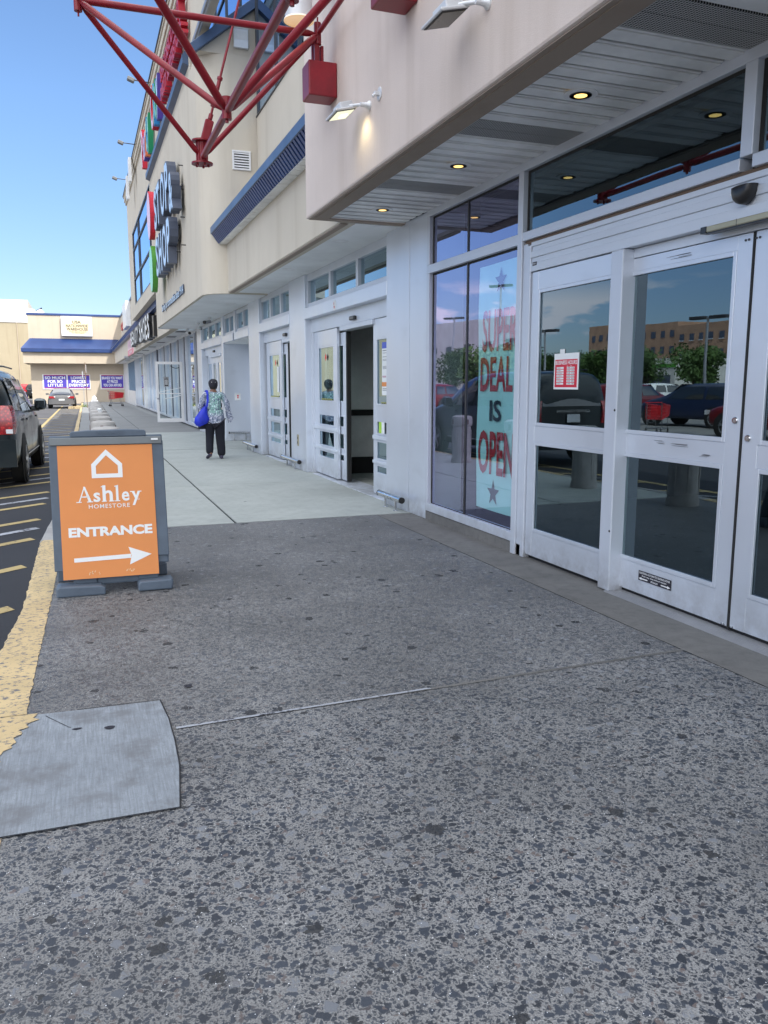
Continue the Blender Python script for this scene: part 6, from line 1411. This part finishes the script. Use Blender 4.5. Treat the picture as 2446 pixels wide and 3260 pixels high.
# blouse: torso with flared sleeves
V = [((.0, .0, .86), (.155, .155)), ((.0, 0, 1.0), (.158, .158)), ((.0, .0, 1.20), (.168, .168)), ((.0, .01, 1.33), (.12, .12)), ((.0, .01, 1.39), (.072, .072)), ((-.165, .0, 1.31), .070), ((-.262, -.03, 1.12), .062), ((-.275, .03, .99), .058), ((.165, .0, 1.30), .070), ((.258, -.02, 1.10), .062), ((.29, .02, .95), .055)]
bl = skin_chain('blouse', V, [(0, 1), (1, 2), (2, 3), (3, 4), (3, 5), (5, 6), (6, 7), (3, 8), (8, 9), (9, 10)], 'blouse_print', t)
for v in bl.data.vertices:
    if abs(v.co.x) < .2: v.co.y *= .72
    v.co.x += .006 * sin(v.co.z * 40 + v.co.y * 30); v.co.y += .010 * sin(v.co.x * 34 + v.co.z * 9)
m = MB(); rg = []
for z, a, b in ((.98, .175, .125), (.86, .192, .138), (.755, .205, .148), (.728, .203, .146)): rg.append([Vector((a * (1 + .03 * sin(k * 1.7)) * cos(k * 2 * pi / 40), b * (1 + .05 * sin(k * 2.3)) * sin(k * 2 * pi / 40), z + .012 * cos(k * 2 * pi / 40))) for k in range(40)])
m.loft(rg, cap=False); m.build('blouse_hem', 'blouse_print', t, smooth=True)
m = MB(); m.loft([[Vector((.285 + .055 * cos(k * pi / 5) , .03 + .045 * sin(k * pi / 5), .965)) for k in range(10)], [Vector((.305 + .065 * cos(k * pi / 5), .04 + .05 * sin(k * pi / 5), .88)) for k in range(10)], [Vector((.335 + .05 * cos(k * pi / 5) + .02 * sin(k * 3), .04 + .03 * sin(k * pi / 5), .79 + .03 * sin(k * 2.1) + .04 * cos(k * pi / 5))) for k in range(10)], [Vector((.315 + .035 * cos(k * pi / 5), .04 + .02 * sin(k * pi / 5), .745 + .02 * cos(k * 2))) for k in range(10)]], cap=False); m.build('loose_cuff', 'blouse_print', t, smooth=True)
# trousers
V = [((0, 0, .84), (.150, .150)), ((-.088, .01, .72), .118), ((-.10, .04, .46), .090), ((-.125, -.05, .20), .082), ((-.13, -.08, .09), .078), ((.10, .0, .72), .125), ((.105, .01, .44), .100), ((.12, 0, .16), .092), ((.12, 0, .04), .088)]
tr_ = skin_chain('trousers', V, [(0, 1), (1, 2), (2, 3), (3, 4), (0, 5), (5, 6), (6, 7), (7, 8)], 'navy_cloth', t)
# shoes: left heel lifting, right flat
def shoe(c, pitch, yaw=0):
    m = MB(); M = Matrix.Rotation(yaw, 3, 'Z') @ Matrix.Rotation(pitch, 3, 'X'); rg = []
    for y, w, h in ((-.075, .022, .045), (-.06, .036, .058), (0, .040, .050), (.08, .046, .045), (.14, .042, .036), (.175, .022, .022)):
        rg.append([Vector(c) + M @ Vector((w * cos(a), y, max(-.005, h * .55 + h * .62 * sin(a)))) for a in [i * 2 * pi / 16 for i in range(16)]])
    m.loft(rg); m.build('shoe', 'shoe', t, smooth=True)
shoe((-.125, -.06, .055), R(-20), R(10)); shoe((.115, .0, .006), 0, R(-6))
# blue shoulder bag
m = MB(); rg = []
for z, a, b, x in ((1.06, .035, .03, -.19), (1.0, .06, .045, -.215), (.92, .095, .065, -.245), (.84, .135, .08, -.262), (.77, .150, .075, -.268), (.715, .125, .05, -.262), (.690, .07, .02, -.25)):
    rg.append([Vector((x + a * cos(k * 2 * pi / 24) + .006 * sin(k * 2.1 + z * 20), -.10 + b * sin(k * 2 * pi / 24) + .008 * sin(k * 1.3 + z * 30), z + (.03 * cos(k * 2 * pi / 24) if z < .8 else 0))) for k in range(24)])
bt = thing('shoulder_bag', 'bright blue fabric bag hanging from the left shoulder of the walking person', 'bag', (2.50, 16.6, 0)); m.loft(rg); m.build('pouch', 'blue_bag', bt, smooth=True)
m = MB(); pts = [(-.17, -.14, 1.05), (-.145, -.135, 1.18), (-.14, -.11, 1.30), (-.145, -.04, 1.385), (-.15, .05, 1.37), (-.17, .10, 1.25), (-.19, .02, 1.05)]
for a, b in zip(pts, pts[1:]):
    a, b = Vector(a), Vector(b); m.add([a + Vector((-.022, 0, 0)), a + Vector((.022, 0, 0)), b + Vector((.022, 0, 0)), b + Vector((-.022, 0, 0)), a + Vector((-.022, -.006, .004)), a + Vector((.022, -.006, .004)), b + Vector((.022, -.006, .004)), b + Vector((-.022, -.006, .004))], [(0, 1, 2, 3), (4, 7, 6, 5), (0, 4, 5, 1), (3, 2, 6, 7), (0, 3, 7, 4), (1, 5, 6, 2)])
m.build('strap', 'blue_bag', bt)
bt = thing('handbag', 'small dark printed handbag held low under the blue bag', 'bag', (2.255, 16.64, .66))
m = MB(); m.loft([[Vector((.085 * k_ * cos(a), .035 * k_ * sin(a), z)) for a in [i * pi / 8 for i in range(16)]] for z, k_ in ((-.055, .85), (-.04, 1.0), (.03, 1.0), (.06, .8))]); m.build('pouch', 'cap_black', bt, smooth=True)
m = MB(); m.tube([(-.05, 0, .05), (-.03, .02, .12), (.02, .03, .17), (.04, .01, .05)], .006); m.build('handle', 'cap_black', bt)
